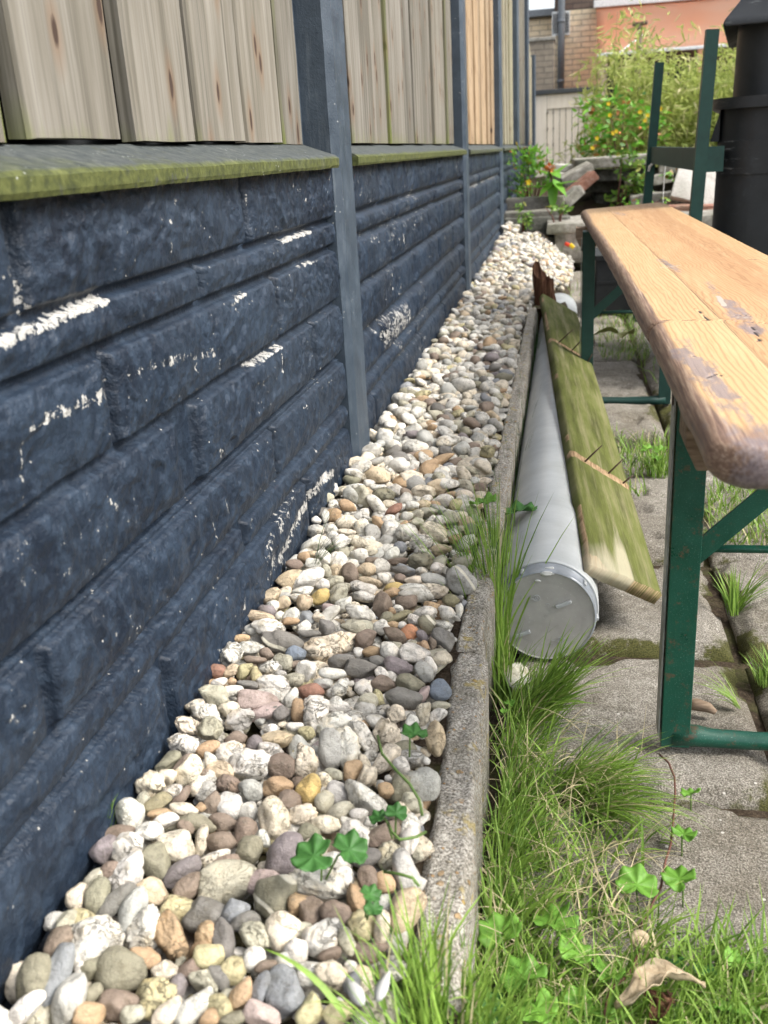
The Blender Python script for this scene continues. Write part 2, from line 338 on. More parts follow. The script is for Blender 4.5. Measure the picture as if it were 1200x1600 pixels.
    strip = a.attr('strip'); c = a.ramp(strip, [(0, (.50, .33, .16)), (.33, (.44, .27, .13)), (.66, (.45, .265, .125)), (1, (.38, .215, .10))])
    c = a.mix(a.rng(rr, .26, .5, 0, .62), c, (.25, .12, .045)); c = a.mix(a.rng(fib2, .5, .8, 0, .4), c, (.70, .50, .28)); c = a.mix(a.rng(fib, .55, .75, 0, .45), c, (.30, .15, .07))
    ws = a.math('SUBTRACT', a.math('ADD', a.attr('worn'), a.math('MULTIPLY', fib2, .9)), 1.0); c = a.mix(a.rng(ws, -.08, .25), c, a.ramp(fib, [(.32, (.10, .055, .038)), (.5, (.25, .155, .105)), (.68, (.44, .33, .235))]))
    ds = a.math('SUBTRACT', a.math('ADD', a.attr('stain'), a.math('ADD', a.math('MULTIPLY', a.noise(a.coord('Position', (80, 24, 80)), 1, 5, .8), 2.0), a.math('MULTIPLY', fib, .6))), 1.90); c = a.mix(a.rng(ds, -.05, .30, 0, .85), c, a.ramp(fib, [(.3, (.11, .085, .095)), (.7, (.27, .225, .22))]))
    c = a.mix(a.rng(a.attr('dark'), .35, .6), c, (.035, .022, .018)); c = a.mix(a.rng(a.attr('lite'), .35, .6), c, (.40, .35, .29)); a.col(c)
    a.rgh(a.rng(fib, .3, .7, .42, .62)); a.bump(a.math('SUBTRACT', a.math('MULTIPLY', fib, .5), a.attr('dark')), .0009, .8); M['seat'] = a.m
    a = Mt('old_batten_wood', .8, .2); fb = a.noise(a.coord('Position', (20, 160, 160)), 1, 4, .7); c = a.ramp(fb, [(.3, (.13, .09, .06)), (.7, (.32, .24, .17))]); a.col(c); a.bump(fb, .001, .8); M['batten'] = a.m
    a = Mt('rotten_wood', .9, .2); fb = a.noise(a.coord('Position', (140, 140, 12)), 1, 5, .7); c = a.ramp(fb, [(.3, (.028, .015, .01)), (.55, (.10, .045, .025)), (.75, (.26, .15, .085))]); a.col(c); a.bump(fb, .004, 1); M['rotten'] = a.m
    # leaves / grass
    def leaf(name, c1, c2, c3, rough=.5, tr=.3):
        a = Mt(name, rough, .35); k = a.attr('k'); c = a.ramp(k, [(0, c1), (.5, c2), (.85, c2), (.97, c3)])
        c = a.mix(1.0, c, a.ramp(a.noise(a.coord('Position'), 220, 2), [(.3, .82), (.7, 1.12)]), 'MULTIPLY'); a.col(c)
        t = a.n('BsdfTranslucent'); a.l(c, t.inputs[0]); mx = a.n('MixShader'); mx.inputs[0].default_value = tr
        o = a.t.nodes['Material Output']; a.l(a.b.outputs[0], mx.inputs[1]); a.l(t.outputs[0], mx.inputs[2]); a.l(mx.outputs[0], o.inputs[0]); return a.m
    M['grass'] = leaf('grass_blade', (.09, .19, .025), (.26, .41, .07), (.54, .47, .28))
    M['grass_dark'] = leaf('dark_grass_blade', (.025, .075, .015), (.07, .17, .03), (.3, .26, .13))
    M['weed'] = leaf('fresh_weed_leaf', (.12, .28, .035), (.20, .42, .06), (.30, .48, .10))
    M['weed_dark'] = leaf('dark_weed_leaf', (.04, .13, .03), (.07, .2, .045), (.10, .26, .05))
    M['bamboo'] = leaf('bamboo_leaf', (.20, .28, .05), (.46, .52, .15), (.72, .66, .38), .5, .45)
    M['shrub'] = leaf('bright_shrub_leaf', (.06, .2, .02), (.17, .40, .04), (.40, .16, .06), .45, .35)
    M['ivy'] = leaf('wall_plant_leaf', (.05, .15, .02), (.17, .30, .05), (.35, .34, .08))
    M['vineleaf'] = leaf('pale_dying_leaf', (.30, .34, .10), (.38, .40, .14), (.42, .42, .18))
    for nm, c, r_ in (('yellow', (.75, .52, .02), .5), ('red', (.55, .05, .02), .4), ('orange', (.65, .25, .08), .5), ('white', (.75, .75, .73), .5), ('feather', (.42, .42, .40), .6), ('stem', (.12, .05, .035), .6), ('greenstem', (.10, .17, .04), .6), ('cane', (.20, .21, .07), .5), ('glass', (.02, .025, .03), .1), ('pvcgrey', (.17, .185, .20), .45), ('rustbrown', (.10, .065, .045), .7), ('roofdark', (.05, .055, .06), .6), ('darkslit', (.035, .032, .03), .8)):
        a = Mt(nm, r_, .4); v = a.coord('Position'); a.col(a.mix(1.0, c, a.ramp(a.noise(v, 45, 4, .6), [(.3, .8), (.7, 1.15)]), 'MULTIPLY')); M[nm] = a.m
    # black plastic
    a = Mt('weathered_black_plastic', .5, .45); v = a.coord('Position'); n1 = a.noise(v, 20, 5, .75); c = a.ramp(n1, [(.3, (.010, .012, .014)), (.6, (.018, .021, .024)), (.85, (.04, .045, .05))])
    f = a.math('MULTIPLY', a.rng(a.noise(a.coord('Position', (12, 12, 60)), 1, 5, .8), .58, .72), a.rng(a.attr('scuff'), .2, .8)); c = a.mix(f, c, (.22, .23, .23))
    c = a.mix(a.rng(a.noise(v, 260, 3, .8), .66, .74, 0, .6), c, (.16, .17, .17)); a.col(c); a.rgh(a.rng(n1, .3, .7, .38, .62)); M['black'] = a.m
    # brick
    def brick(name, c1, c2, mor, dark=0):
        a = Mt(name, .85, .25); g = a.coord('Object'); sp = a.n('SeparateXYZ'); a.l(g, sp.inputs[0]); cb = a.n('CombineXYZ'); a.l(sp.outputs[0], cb.inputs[0]); a.l(sp.outputs[2], cb.inputs[1])
        b = a.n('TexBrick'); a.l(cb.outputs[0], b.inputs[0]); b.inputs['Color1'].default_value = (*c1, 1); b.inputs['Color2'].default_value = (*c2, 1); b.inputs['Mortar'].default_value = (*mor, 1)
        b.inputs['Scale'].default_value = 1; b.inputs['Brick Width'].default_value = .21; b.inputs['Row Height'].default_value = .0625; b.inputs['Mortar Size'].default_value = .006; b.inputs['Mortar Smooth'].default_value = .2; b.inputs['Bias'].default_value = -.1
        c = a.mix(1.0, b.outputs[0], a.ramp(a.noise(g, 14, 4, .6), [(.3, (.8, .8, .8)), (.7, (1.12, 1.1, 1.08))]), 'MULTIPLY'); a.col(c)
        a.bump(a.math('ADD', a.math('MULTIPLY', b.outputs[1], -1.), a.math('MULTIPLY', a.noise(g, 90, 3), .3)), .006, .8); return a.m
    M['brick'] = brick('yellow_brick', (.76, .62, .42), (.82, .70, .52), (.42, .35, .27))
    M['brick_grey'] = brick('grey_brown_brick', (.24, .205, .16), (.31, .27, .21), (.17, .15, .125))
    M['brick_dark'] = brick('dark_brown_brick', (.15, .105, .085), (.19, .14, .11), (.10, .08, .07))
    a = Mt('peach_awning_fabric', .8, .1); v = a.coord('Position'); c = a.ramp(a.noise(v, 1.3, 2), [(.3, (.95, .60, .42)), (.7, (.95, .72, .58))]); a.col(c)
    t = a.n('BsdfTranslucent'); a.l(c, t.inputs[0]); mx = a.n('MixShader'); mx.inputs[0].default_value = .8; a.l(a.b.outputs[0], mx.inputs[1]); a.l(t.outputs[0], mx.inputs[2]); a.l(mx.outputs[0], a.t.nodes['Material Output'].inputs[0]); M['awning'] = a.m
    a = Mt('beige_painted_board', .65, .3); v = a.coord('Position', (30, 30, 3)); a.col(a.ramp(a.noise(v, 1, 4, .6), [(.3, (.66, .59, .49)), (.7, (.76, .70, .60))])); M['beige'] = a.m
    def stone(name, cs):
        a = Mt(name, .9, .25); v = a.coord('Position'); n = a.noise(v, 24, 5, .7); a.col(a.mix(a.rng(a.noise(v, 6, 3), .5, .7, 0, .5), a.ramp(n, [(.3, cs[0]), (.5, cs[1]), (.7, cs[2])]), (.10, .11, .06))); a.bump(a.noise(v, 70, 4, .7), .006, 1); return a.m
    M['slabstone'] = stone('grey_garden_stone', [(.13, .12, .10), (.28, .265, .23), (.44, .43, .39)])
    M['darkstone'] = stone('dark_mossy_stone', [(.04, .04, .035), (.10, .10, .085), (.2, .2, .17)])
    M['palestone'] = stone('pale_concrete_slab', [(.38, .36, .32), (.52, .50, .46), (.62, .61, .57)])
    M['redbrick'] = stone('old_red_brick', [(.17, .08, .055), (.28, .14, .10), (.36, .24, .19)])
    M['greytimber'] = stone('grey_sleeper_timber', [(.09, .085, .07), (.17, .16, .14), (.27, .26, .23)])
    a = Mt('dry_leaf', .75, .25); v = a.coord('Position'); n = a.noise(v, 70, 5, .7); a.col(a.ramp(n, [(.3, (.26, .19, .11)), (.55, (.42, .34, .23)), (.75, (.52, .45, .33))])); a.bump(a.noise(v, 200, 4), .002, .8); M['dryleaf'] = a.m
    a = Mt('quartz_stone', .6, .4); v = a.coord('Position'); n = a.noise(v, 60, 5, .7); a.col(a.ramp(n, [(.3, (.40, .34, .2)), (.5, (.60, .57, .46)), (.7, (.74, .73, .68))])); a.bump(n, .004, 1); M['quartz'] = a.m
_mk()
# ================================================================== structure: ground
def flat(name, x0, x1, y0, y1, z, mat, n=2, kind='structure'):
    V = [(x0, y0, z), (x1, y0, z), (x1, y1, z), (x0, y1, z)]
    return tag(raw(name, V, np.array([[0, 1, 2, 3]]), M[mat]), kind=kind)
GZ = -.16
def gridmesh(xs, ys, zf):
    X, Y = np.meshgrid(xs, ys); Z = zf(X, Y); V = np.stack([X.ravel(), Y.ravel(), Z.ravel()], 1)
    a = np.arange(len(ys)-1)[:, None]*len(xs)+np.arange(len(xs)-1)[None]; a = a.ravel()
    return V, np.stack([a, a+1, a+1+len(xs), a+len(xs)], 1)
# one sheet to the horizon, finer near the camera
xs = np.concatenate([[-120, -30, -8, -2], np.arange(-.6, 1.6, .02), [2.5, 8, 30, 120]]); ys = np.concatenate([[-60, -10, -2], np.arange(-.5, 4, .02), np.arange(4, 14, .25), [20, 40, 150]])
V, Fc = gridmesh(xs, ys, lambda X, Y: GZ-.022+.018*(fbm(X*18, Y*18, 5)-.5))
tag(raw('ground', V, Fc, M['soil'], smooth=True), kind='structure')
V, Fc = gridmesh(np.arange(-.38, -.09, .012), np.arange(-.4, 3.35, .03), lambda X, Y: -.034+.0*X)
tag(raw('gravel_bed_soil', V, Fc, M['soil']), kind='structure')
V, Fc = gridmesh(np.arange(-.38, .12, .02), np.arange(3.26, 5.6, .04), lambda X, Y: -.034-.13*sst(3.3, 4.3, Y)*sst(-.16, .05, X)+.03*sst(3.2, 5.2, Y)-.12*sst(.0, .08, X))
tag(raw('soil_mound', V, Fc, M['soil']), kind='structure')
V, Fc = gridmesh(np.arange(-.17, .03, .006), np.arange(.30, .475, .006), lambda X, Y: -.058+.02*(fbm(X*30, Y*30, 4)-.5)-.11*sst(-.06, -.03, X))
tag(raw('front_soil', V, Fc, M['soil'], None, True), kind='structure')
# concrete slabs, 30 cm, worn and uneven
def slabs():
    VV = []; FF = []; mo = []; n0 = 0
    ygr = [.245, .555, .862, 1.172, 1.485, 1.80, 2.12, 2.43, 2.74, 3.06, 3.38, 3.7, 4.02, 4.34, 4.66, 4.98, 5.3]
    xg = [-.073, .229, .531, .833, 1.135, 1.44]
    for i in range(len(xg)-1):
        for j in range(len(ygr)-1):
            x0, x1 = xg[i]+.006, xg[i+1]-.006; y0, y1 = ygr[j]+.006, ygr[j+1]-.006
            dz = random.uniform(-.004, .004); tx = random.uniform(-.012, .012); ty = random.uniform(-.012, .012)
            if i == 0 and j == 6: dz, ty = .022, -.02
            if i == 0 and j == 5: dz = -.010
            n = 44 if j < 8 else 14
            u = np.linspace(0, 1, n); X, Y = np.meshgrid(x0+(x1-x0)*u, y0+(y1-y0)*u)
            d = np.minimum(np.minimum(X-x0, x1-X), np.minimum(Y-y0, y1-Y))
            er = .018*fbm(X*24, Y*24, i+j, 4)**1.5*1.4+.003
            Z = GZ+dz+tx*(X-x0)+ty*(Y-y0)+.004*(fbm(X*40, Y*40, 9, 4)-.5)+.007*(fbm(X*9, Y*9, 3)-.5)-.016*(1-sst(0, er*1.8, d))
            brk = fbm(X*11, Y*11, 21, 3); Z -= .010*sst(.62, .70, brk)
            mz = (1-sst(0, .05, d))*.62*sst(.35, .62, fbm(X*7+5, Y*7, 31, 3))+sst(.60, .72, fbm(X*5, Y*5, 41, 3))*.35
            if i == 0 and j in (3,): mz += (1-sst(0, .055, Y-y0))*.42*sst(.10, .15, X-x0)*(1-sst(.19, .23, X-x0))
            V = np.stack([X.ravel(), Y.ravel(), Z.ravel()], 1); VV.append(V); mo.append(mz.ravel())
            a = (np.arange(n-1)[:, None]*n+np.arange(n-1)[None]).ravel()+n0; FF.append(np.stack([a, a+1, a+1+n, a+n], 1))
            # skirts
            ring = [k for k in range(n)]+[k*n+n-1 for k in range(1, n)]+[(n-1)*n+k for k in range(n-2, -1, -1)]+[k*n for k in range(n-2, 0, -1)]
            low = V[ring].copy(); low[:, 2] = GZ-.05; VV.append(low); mo.append(np.full(len(ring), .5))
            r_ = np.array(ring)+n0; l_ = np.arange(len(ring))+n0+n*n
            FF.append(np.stack([r_, l_, np.roll(l_, -1), np.roll(r_, -1)], 1)); n0 += n*n+len(ring)
    tag(raw('paving_slabs', np.vstack(VV), np.vstack(FF), M['slab'], smooth=True, attrs={'moss': np.concatenate(mo)}), kind='structure')
slabs()
# ================================================================== fence
S_ = 1.93; Y1 = 1.568; XP = -.3275; XW = -.352
fence = thing('garden_fence', 'long garden fence of grey boards over navy painted rock-face concrete between slim concrete posts', 'fence', (XW, 0, 0))
def post(i):
    yr = Y1+i*S_-.007
    top = 1.85 if i < 5 else 1.36
    yn = yr-.083
    # section: front face yn..yr at XP, chamfers both sides, groove sides
    poly = [(XP, yn), (XP, yr), (XP-.010, yr+.016), (XP-.07, yr+.016), (XP-.07, yn-.016), (XP-.010, yn-.016)]
    mb = MB(); n = len(poly); zs = np.linspace(-.25, top, 40)
    V = []
    for z in zs:
        for k, (x, y) in enumerate(poly):
            V.append((x+.0012*(vn(z*30, k*3.3+i*5, 1)-.5), y+.0012*(vn(z*30, k*3.3+i*7, 2)-.5), z))
    Fc = [tuple(range(n))[::-1], tuple((len(zs)-1)*n+k for k in range(n))]
    for a in range(len(zs)-1):
        for k in range(n): Fc.append((a*n+k, a*n+(k+1) % n, (a+1)*n+(k+1) % n, (a+1)*n+k))
    mb.add(V, Fc); mb.build('post', M['post'], fence)
for i in range(-1, 6): post(i)
# (label only the post that reads apart)
zrows = [(.385, .480, 0), (.347, .381, 1), (.266, .341, 2), (.184, .260, 3), (.108, .172, 4), (.0700, .102, 5), (-.02, .064, 6), (-.12, -.026, 7)]
cuts0 = {0: [(.578, .578), (1.049, 1.049)], 1: [(.897, .897)], 2: [(.677, .677), (1.137, 1.137)], 3: [(.795, .836), (1.30, 1.30)], 4: [(.52, .52), (1.077, 1.077)], 5: [(.937, .937)], 6: [(.70, .70), (1.2, 1.2)], 7: []}
chips = [  # (points in the photo, radius m, strength)
 ([(0, 535), (60, 512), (120, 485), (170, 466)], .0065, .95), ([(440, 378), (487, 361)], .0045, .9), ([(470, 418), (495, 407)], .0035, .8), ([(366, 470), (382, 459)], .0045, .9), ([(362, 478), (366, 490), (372, 503)], .0060, .62), ([(195, 592), (230, 572), (275, 560), (330, 552)], .007, .62), ([(340, 545), (342, 575)], .006, .55), ([(300, 575), (310, 580)], .006, .6),
 ([(42, 672), (75, 648), (110, 638), (165, 612)], .008, .62), ([(390, 572), (420, 555), (440, 540)], .0042, .88), ([(404, 585), (408, 604)], .006, .72), ([(436, 555), (438, 580)], .004, .8), ([(5, 425), (14, 455), (18, 470)], .008, .66), ([(35, 432), (45, 460), (52, 485)], .006, .66), ([(385, 305), (386, 322)], .003, .8), ([(455, 290), (470, 310), (480, 325)], .009, .55), ([(240, 330), (245, 345)], .004, .55), ([(256, 345), (261, 405)], .003, .6), ([(355, 385), (362, 390)], .004, .6),
 ([(340, 705), (345, 712)], .007, .66), ([(425, 720), (430, 735)], .004, .7), ([(470, 640), (520, 590)], .002, .62), ([(325, 800), (336, 850)], .0018, .85), ([(345, 780), (352, 808)], .0015, .8), ([(185, 1000), (205, 980), (235, 955)], .02, .46), ([(140, 975), (170, 1030)], .012, .38), ([(30, 690), (35, 800)], .0018, .8), ([(28, 900), (60, 880)], .014, .35), ([(20, 1110), (60, 1080)], .02, .42),
 ([(515, 738), (495, 755), (475, 790), (455, 830), (432, 875)], .011, .88), ([(470, 760), (445, 800), (425, 840), (412, 870)], .017, .60), ([(425, 870), (415, 895)], .016, .6), ([(372, 960), (378, 935)], .01, .5), ([(340, 900), (352, 935)], .004, .7), ([(350, 790), (354, 802)], .002, .8), ([(490, 705), (500, 720)], .008, .55), ([(500, 575), (503, 610)], .003, .7), ([(450, 430), (460, 460)], .004, .5), ([(495, 500), (498, 520)], .003, .6),
 ([(395, 800), (390, 830)], .002, .6), ([(165, 780), (180, 860)], .004, .35)]
def dseg(Y, Z, pts):
    d = np.full(Y.shape, 9.)
    for (ay, az), (by, bz) in zip(pts[:-1], pts[1:]):
        vy, vz = by-ay, bz-az; t = np.clip(((Y-ay)*vy+(Z-az)*vz)/(vy*vy+vz*vz+1e-12), 0, 1)
        d = np.minimum(d, np.hypot(Y-ay-t*vy, Z-az-t*vz))
    return d
def panel(i, y0, y1, res):
    ys = np.arange(y0, y1+res, res); zs = np.arange(-.10, .463, res); Y, Z = np.meshgrid(ys, zs)
    rl = np.random.default_rng(40+i)
    H = np.zeros(Y.shape)
    warp = .010*(fbm(Y*14, Z*14, 60+i)-.5)*.25
    for (za, zb, r) in zrows:
        if i == 0: ct = cuts0[r]
        else:
            ct = []; yy = y0-rl.uniform(0, .25)
            while yy < y1:
                yy += rl.uniform(.22, .62) if zb-za > .05 else rl.uniform(.35, .8)
                ct.append((yy, yy))
        eds = [y0-.5]+[c for p_ in ct for c in p_]+[y1+.5]
        for a, b in zip(eds[0::2], eds[1::2]):
            g = .0 if i == 0 else .001
            d = np.minimum(np.minimum(Y-a, b-Y)-(.0058 if i < 2 else .009), np.minimum(Z-za, zb-Z))-g+warp*.3
            H = np.maximum(H, (.72*sst(0, .0045, d)+.28*sst(0, .022, d))*(.9+.1*rl.random()))
    # hewn stone relief: warped ridges with sharp creases
    wx = Y*9+2.2*fbm(Y*7, Z*7, 3+i); wz = Z*13+2.2*fbm(Y*7, Z*7, 8+i)
    r1 = 1-np.abs(2*fbm(wx, wz, 12+i, 2)-1); r2 = 1-np.abs(2*fbm(wx*2.7, wz*2.7, 15+i, 3)-1); r3 = 1-np.abs(2*vn(wx*8, wz*8, 5+i)-1)
    n4 = fbm(Y*140, Z*140, 4, 3)
    rock = .0060*(r1-.6)+.0040*(r2-.7)+.0014*(r3-.5)+.0016*(n4-.5)
    X = XW+H*.0128+rock*H*1.15+.0006*(n4-.5)
    # plate joint between the two concrete plates
    X -= .006*(1-sst(.0015, .0045, np.abs(Z-.1785)))
    X += .004*(1-sst(.0, .0025, np.abs(Z-.1735)))
    chip = np.zeros(Y.shape)
    if i == 0:
        for pts, rad, st in chips:
            q = [tuple(P(x, y, 0, XW+.010)[1:]) for x, y in pts]; q = [(a, min(b, .46)) for a, b in q]
            chip = np.maximum(chip, st*(1-sst(rad*.25, rad*1.25, dseg(Y, Z, q))))
        chip = np.maximum(chip, .44*sst(.06, -.01, Z)*sst(.45, .6, fbm(Y*6, Z*9, 71)))
        chip = np.maximum(chip, .33*sst(.55, .7, fbm(Y*5+3, Z*8, 77)))
    else:
        for k in range(10):
            yc, zc_ = rl.uniform(y0, y1), rl.uniform(0, .42); q = [(yc, zc_), (yc+rl.uniform(-.06, .06), zc_+rl.uniform(-.03, .03))]
            chip = np.maximum(chip, rl.uniform(.4, .65)*(1-sst(.004, .02, dseg(Y, Z, q))))
        if i == 1:
            chip = np.maximum(chip, .72*(1-sst(.012, .06, dseg(Y, Z, [tuple(P(600, 520, 0, XW+.01)[1:]), tuple(P(635, 495, 0, XW+.01)[1:])]))))
        if i == 2:
            chip = np.maximum(chip, .8*(1-sst(.002, .010, np.abs(Z-.343)))*sst(.4, .5, fbm(Y*5, Z*5, 7)))
        chip = np.maximum(chip, .40*sst(.5, .68, fbm(Y*4, Z*9, 90+i)))
        # moisture-lifted paint line along course tops
        for (za, zb, r) in zrows: chip = np.maximum(chip, .47*(1-sst(.001, .004, np.abs(Z-zb)))*sst(.45, .6, fbm(Y*9, Z*2, 33+r)))
    V = np.stack([X.ravel(), Y.ravel(), Z.ravel()], 1); n = len(ys)
    a = (np.arange(len(zs)-1)[:, None]*n+np.arange(n-1)[None]).ravel()
    Fc = np.stack([a, a+1, a+1+n, a+n], 1)
    # close the slab: back face
    k = len(V); bv = np.array([(XW-.03, y0, -.1), (XW-.03, y1, -.1), (XW-.03, y1, .463), (XW-.03, y0, .463)])
    o = raw('concrete_plate', np.vstack([V, bv]), np.vstack([Fc, [[k, k+3, k+2, k+1]]]), M['wall'], fence, True, {'chip': np.concatenate([chip.ravel(), np.zeros(4)])})
    return o
bays = []
for i in range(0, 6):
    y1 = Y1+i*S_-.105; y0 = y1-S_+.115
    bays.append((max(y0, .12) if i == 0 else y0, y1))
    y0 = bays[-1][0]
    panel(i, y0, y1+.02, [.0019, .004, .007, .012, .016, .02][i])
    # cap rail: sloping top, rounded end next to the post
    ye = y1-.005
    xf = -.3225; prof = [(xf, .4565), (xf+.0015, .4600), (xf+.0015, .4690), (xf-.004, .4735), (xf-.055, .4905), (xf-.08, .4905), (xf-.08, .4565)]
    n = len(prof); ysg = list(np.linspace(y0, ye-.02, 40))+[ye-.012, ye-.006, ye-.002, ye]; V = []; al = []
    for j, y in enumerate(ysg):
        e = max(0, (y-(ye-.02))/.02); sh = .018*(1-math.sqrt(max(0, 1-e*e)))
        for k, (x, z) in enumerate(prof):
            V.append((x-(sh if k < 4 else 0)+.0012*(vn(y*25, k*2.2, 3)-.5), y, z+.0010*(vn(y*22, k*1.7, 5+i)-.5)))
            al.append({0: .95, 1: .95, 2: .85, 3: .35, 4: .05}.get(k, 0)*(1 if i < 2 else .55)*(1.0 if i else .75+.5*sst(1.2, .5, y)))
    Fc = [tuple(range(n)), tuple((len(ysg)-1)*n+k for k in range(n))[::-1]]
    for a in range(len(ysg)-1):
        for k in range(n): Fc.append((a*n+k, (a+1)*n+k, (a+1)*n+(k+1) % n, a*n+(k+1) % n))
    raw('cap_rail', V, Fc, M['rail'], fence, False, {'algae': al})
# boards
def board(y0, y1, zb, zt, x, mat, parent, th=.017, lean=0, alg=.3, edge=0.):
    w = y1-y0; c = min(.007, w*.22)
    pr = [(-th, 0), (-.004, 0), (-.0012, c*.35), (0, c), (0, w*.5), (0, w-c), (-.0012, w-c*.35), (-.004, w), (-th, w)]
    n = len(pr); zs = np.linspace(zb, zt, 34); V = []; al = []; s = random.random()*90
    for z in zs:
        bx = .003*(vn(z*2, s)-.5); 
        for k, (dx, dy) in enumerate(pr):
            V.append((x+dx+bx+.0012*(vn(z*20, s+k*2)-.5), y0+dy+lean*(z-zb)+.0016*(vn(z*9, s+9+k*.3)-.5), z+(.0015*(vn(k*1.3, s+4)-.5) if z == zs[0] else 0)))
            a_ = alg+max(0, .45*(1-(z-zb)/.05))*(.4+.6*vn(dy*40, s))
            if k <= 2: a_ += .12+.3*(s > 55)
            if k >= n-3: a_ += edge
            al.append(a_)
    Fc = [tuple(range(n)), tuple((len(zs)-1)*n+k for k in range(n))[::-1]]
    for a in range(len(zs)-1):
        for k in range(n): Fc.append((a*n+k, (a+1)*n+k, (a+1)*n+(k+1) % n, a*n+(k+1) % n))
    o = raw('board', V, Fc, M[mat], parent, False, {'algae': al})
    # object space centred on its own base so the grain differs per board
    off = Vector((x, y0, zb))-wloc(parent); me = o.data
    co = np.empty(len(me.vertices)*3, np.float32); me.vertices.foreach_get('co', co); co = co.reshape(-1, 3)-np.array(off, dtype=np.float32); me.vertices.foreach_set('co', co.ravel()); o.location = off
    bm = bmesh.new(); bm.from_mesh(me); bmesh.ops.recalc_face_normals(bm, faces=bm.faces); bm.to_mesh(me); bm.free()
    return o
XB = -.370
for i in range(0, 6):
    y0, y1 = bays[i]
    pb = bpy.data.objects.new('board_panel', None); C.objects.link(pb); pb.parent = fence; pb.location = (0, (y0+y1)/2, .49)
    zt = 1.75
    if i == 0:
        L = [(.50, .645, .1, .75), (.672, .826, -.06, 0), (.854, .994, .03, 0), (1.014, 1.166, .02, 0), (1.182, 1.334, -.02, .75), (1.354, 1.452, .03, 0), (.30, .478, 0, .3)]
        for (a, b, ln, ed) in L: board(a, b, .4915+random.uniform(-.0015, .003), zt, XB+random.uniform(-.003, .003), 'board', pb, lean=ln*.1, alg=.12, edge=ed)
        for (a, b) in [(.62, .70), (.80, .88), (.97, 1.04), (1.14, 1.20), (1.31, 1.38)]: board(a, b, .525, zt, XB-.035, 'board_back', pb, alg=.5)
        MB().box((XB-.055, .8, 1.1), (.01, 1.6, 1.26)).build('gap_blocker', M['gap_shade'], pb)  # added dark sheet: blocks sky light and stands in for shade behind the gaps
        sb = MB().box((XB-.022, 1.462, 1.1), (.030, .018, 1.25), bev=.002); sb.build('side_batten', M['post'], fence)
    else:
        mt = ['', 'board', 'board_tan', 'board_pale', 'board', 'board_pale'][i]
        if i == 1: ed = [1.640, 1.771, 1.981, 2.154, 2.345, 2.528, 2.69, 2.903, 3.09, 3.237, 3.38]
        else: ed = list(np.linspace(y0+.02, y1-.005, 13)+rng.uniform(-.012, .012, 13))
        for k, (a, b) in enumerate(zip(ed[:-1], ed[1:])):
            z1 = zt
            if i == 5: z1 = 1.33+(.42)*max(0, 1-(a-y0)/1.8)**2
            board(a+.001, b+.004, .4925, z1, XB+(.006 if k % 2 else -.003)+random.uniform(-.002, .002), mt, pb, alg=.25 if i in (1, 3) else .05, edge=.1)
        MB().box((XB-.04, (y0+y1)/2, 1.1), (.01, y1-y0, 1.22)).build('gap_blocker', M['board_back'], pb)
        pb.children[-1].data.attributes.new('algae', 'FLOAT', 'POINT')
fence.children
# ================================================================== concrete edging
def edging(y0, y1, x_l0, x_l1, w, label, seed):
    n = max(8, int((y1-y0)/.008)); ys = np.linspace(y0, y1, n); us = np.linspace(0, 1, 14); V = []; rows = []
    prof = [(0, -.14)]+[(u*1, 0) for u in us]+[(1, -.14)]
    for j, y in enumerate(ys):
        xl = x_l0+(x_l1-x_l0)*(y-y0)/(y1-y0); t = min(y-y0, y1-y); e = .006*(1-sst(0, .012, t))
        for k, (u, z) in enumerate(prof):
            edge = .007*(1-sst(0, .16, min(u, 1-u)))*(.35+1.3*vn(y*45, seed+k*.2)); nz = .0095*(fbm(y*42, u*2.6, seed, 5, .6)-.5)
            x = xl+u*w+(.0028*(vn(y*40, k*.35, seed)-.5)*2 if u in (0, 1) else 0)
            V.append((x, y, -.026+(z if z else -edge-e+nz)))
    n1 = len(prof); Fc = []
    for j in range(n-1):
        for k in range(n1-1): Fc.append((j*n1+k, j*n1+k+1, (j+1)*n1+k+1, (j+1)*n1+k))
        Fc.append((j*n1+n1-1, j*n1, (j+1)*n1, (j+1)*n1+n1-1))
    Fc += [tuple(range(n1))[::-1], tuple((n-1)*n1+k for k in range(n1))]
    o = raw('edging_kerb', V, Fc, M['kerb'], None, True)
    bm = bmesh.new(); bm.from_mesh(o.data); bmesh.ops.recalc_face_normals(bm, faces=bm.faces); bm.to_mesh(o.data); bm.free()
    return tag(o, label, 'edging', 'concrete edging lengths along the pebble bed')
EW = .0355
edging(.468, .905, -.0955, -.112, .0345, 'nearest concrete edging length, lichen spotted, its broken end in the front grass', 3)
edging(.913, 1.82, -.1135, -.1165, .0300, 'middle length of concrete edging beside the capped end of the grey pipe', 23)
edging(1.828, 3.25, -.1165, -.121, .0310, 'far length of concrete edging ending at the rotten wooden stump', 43)
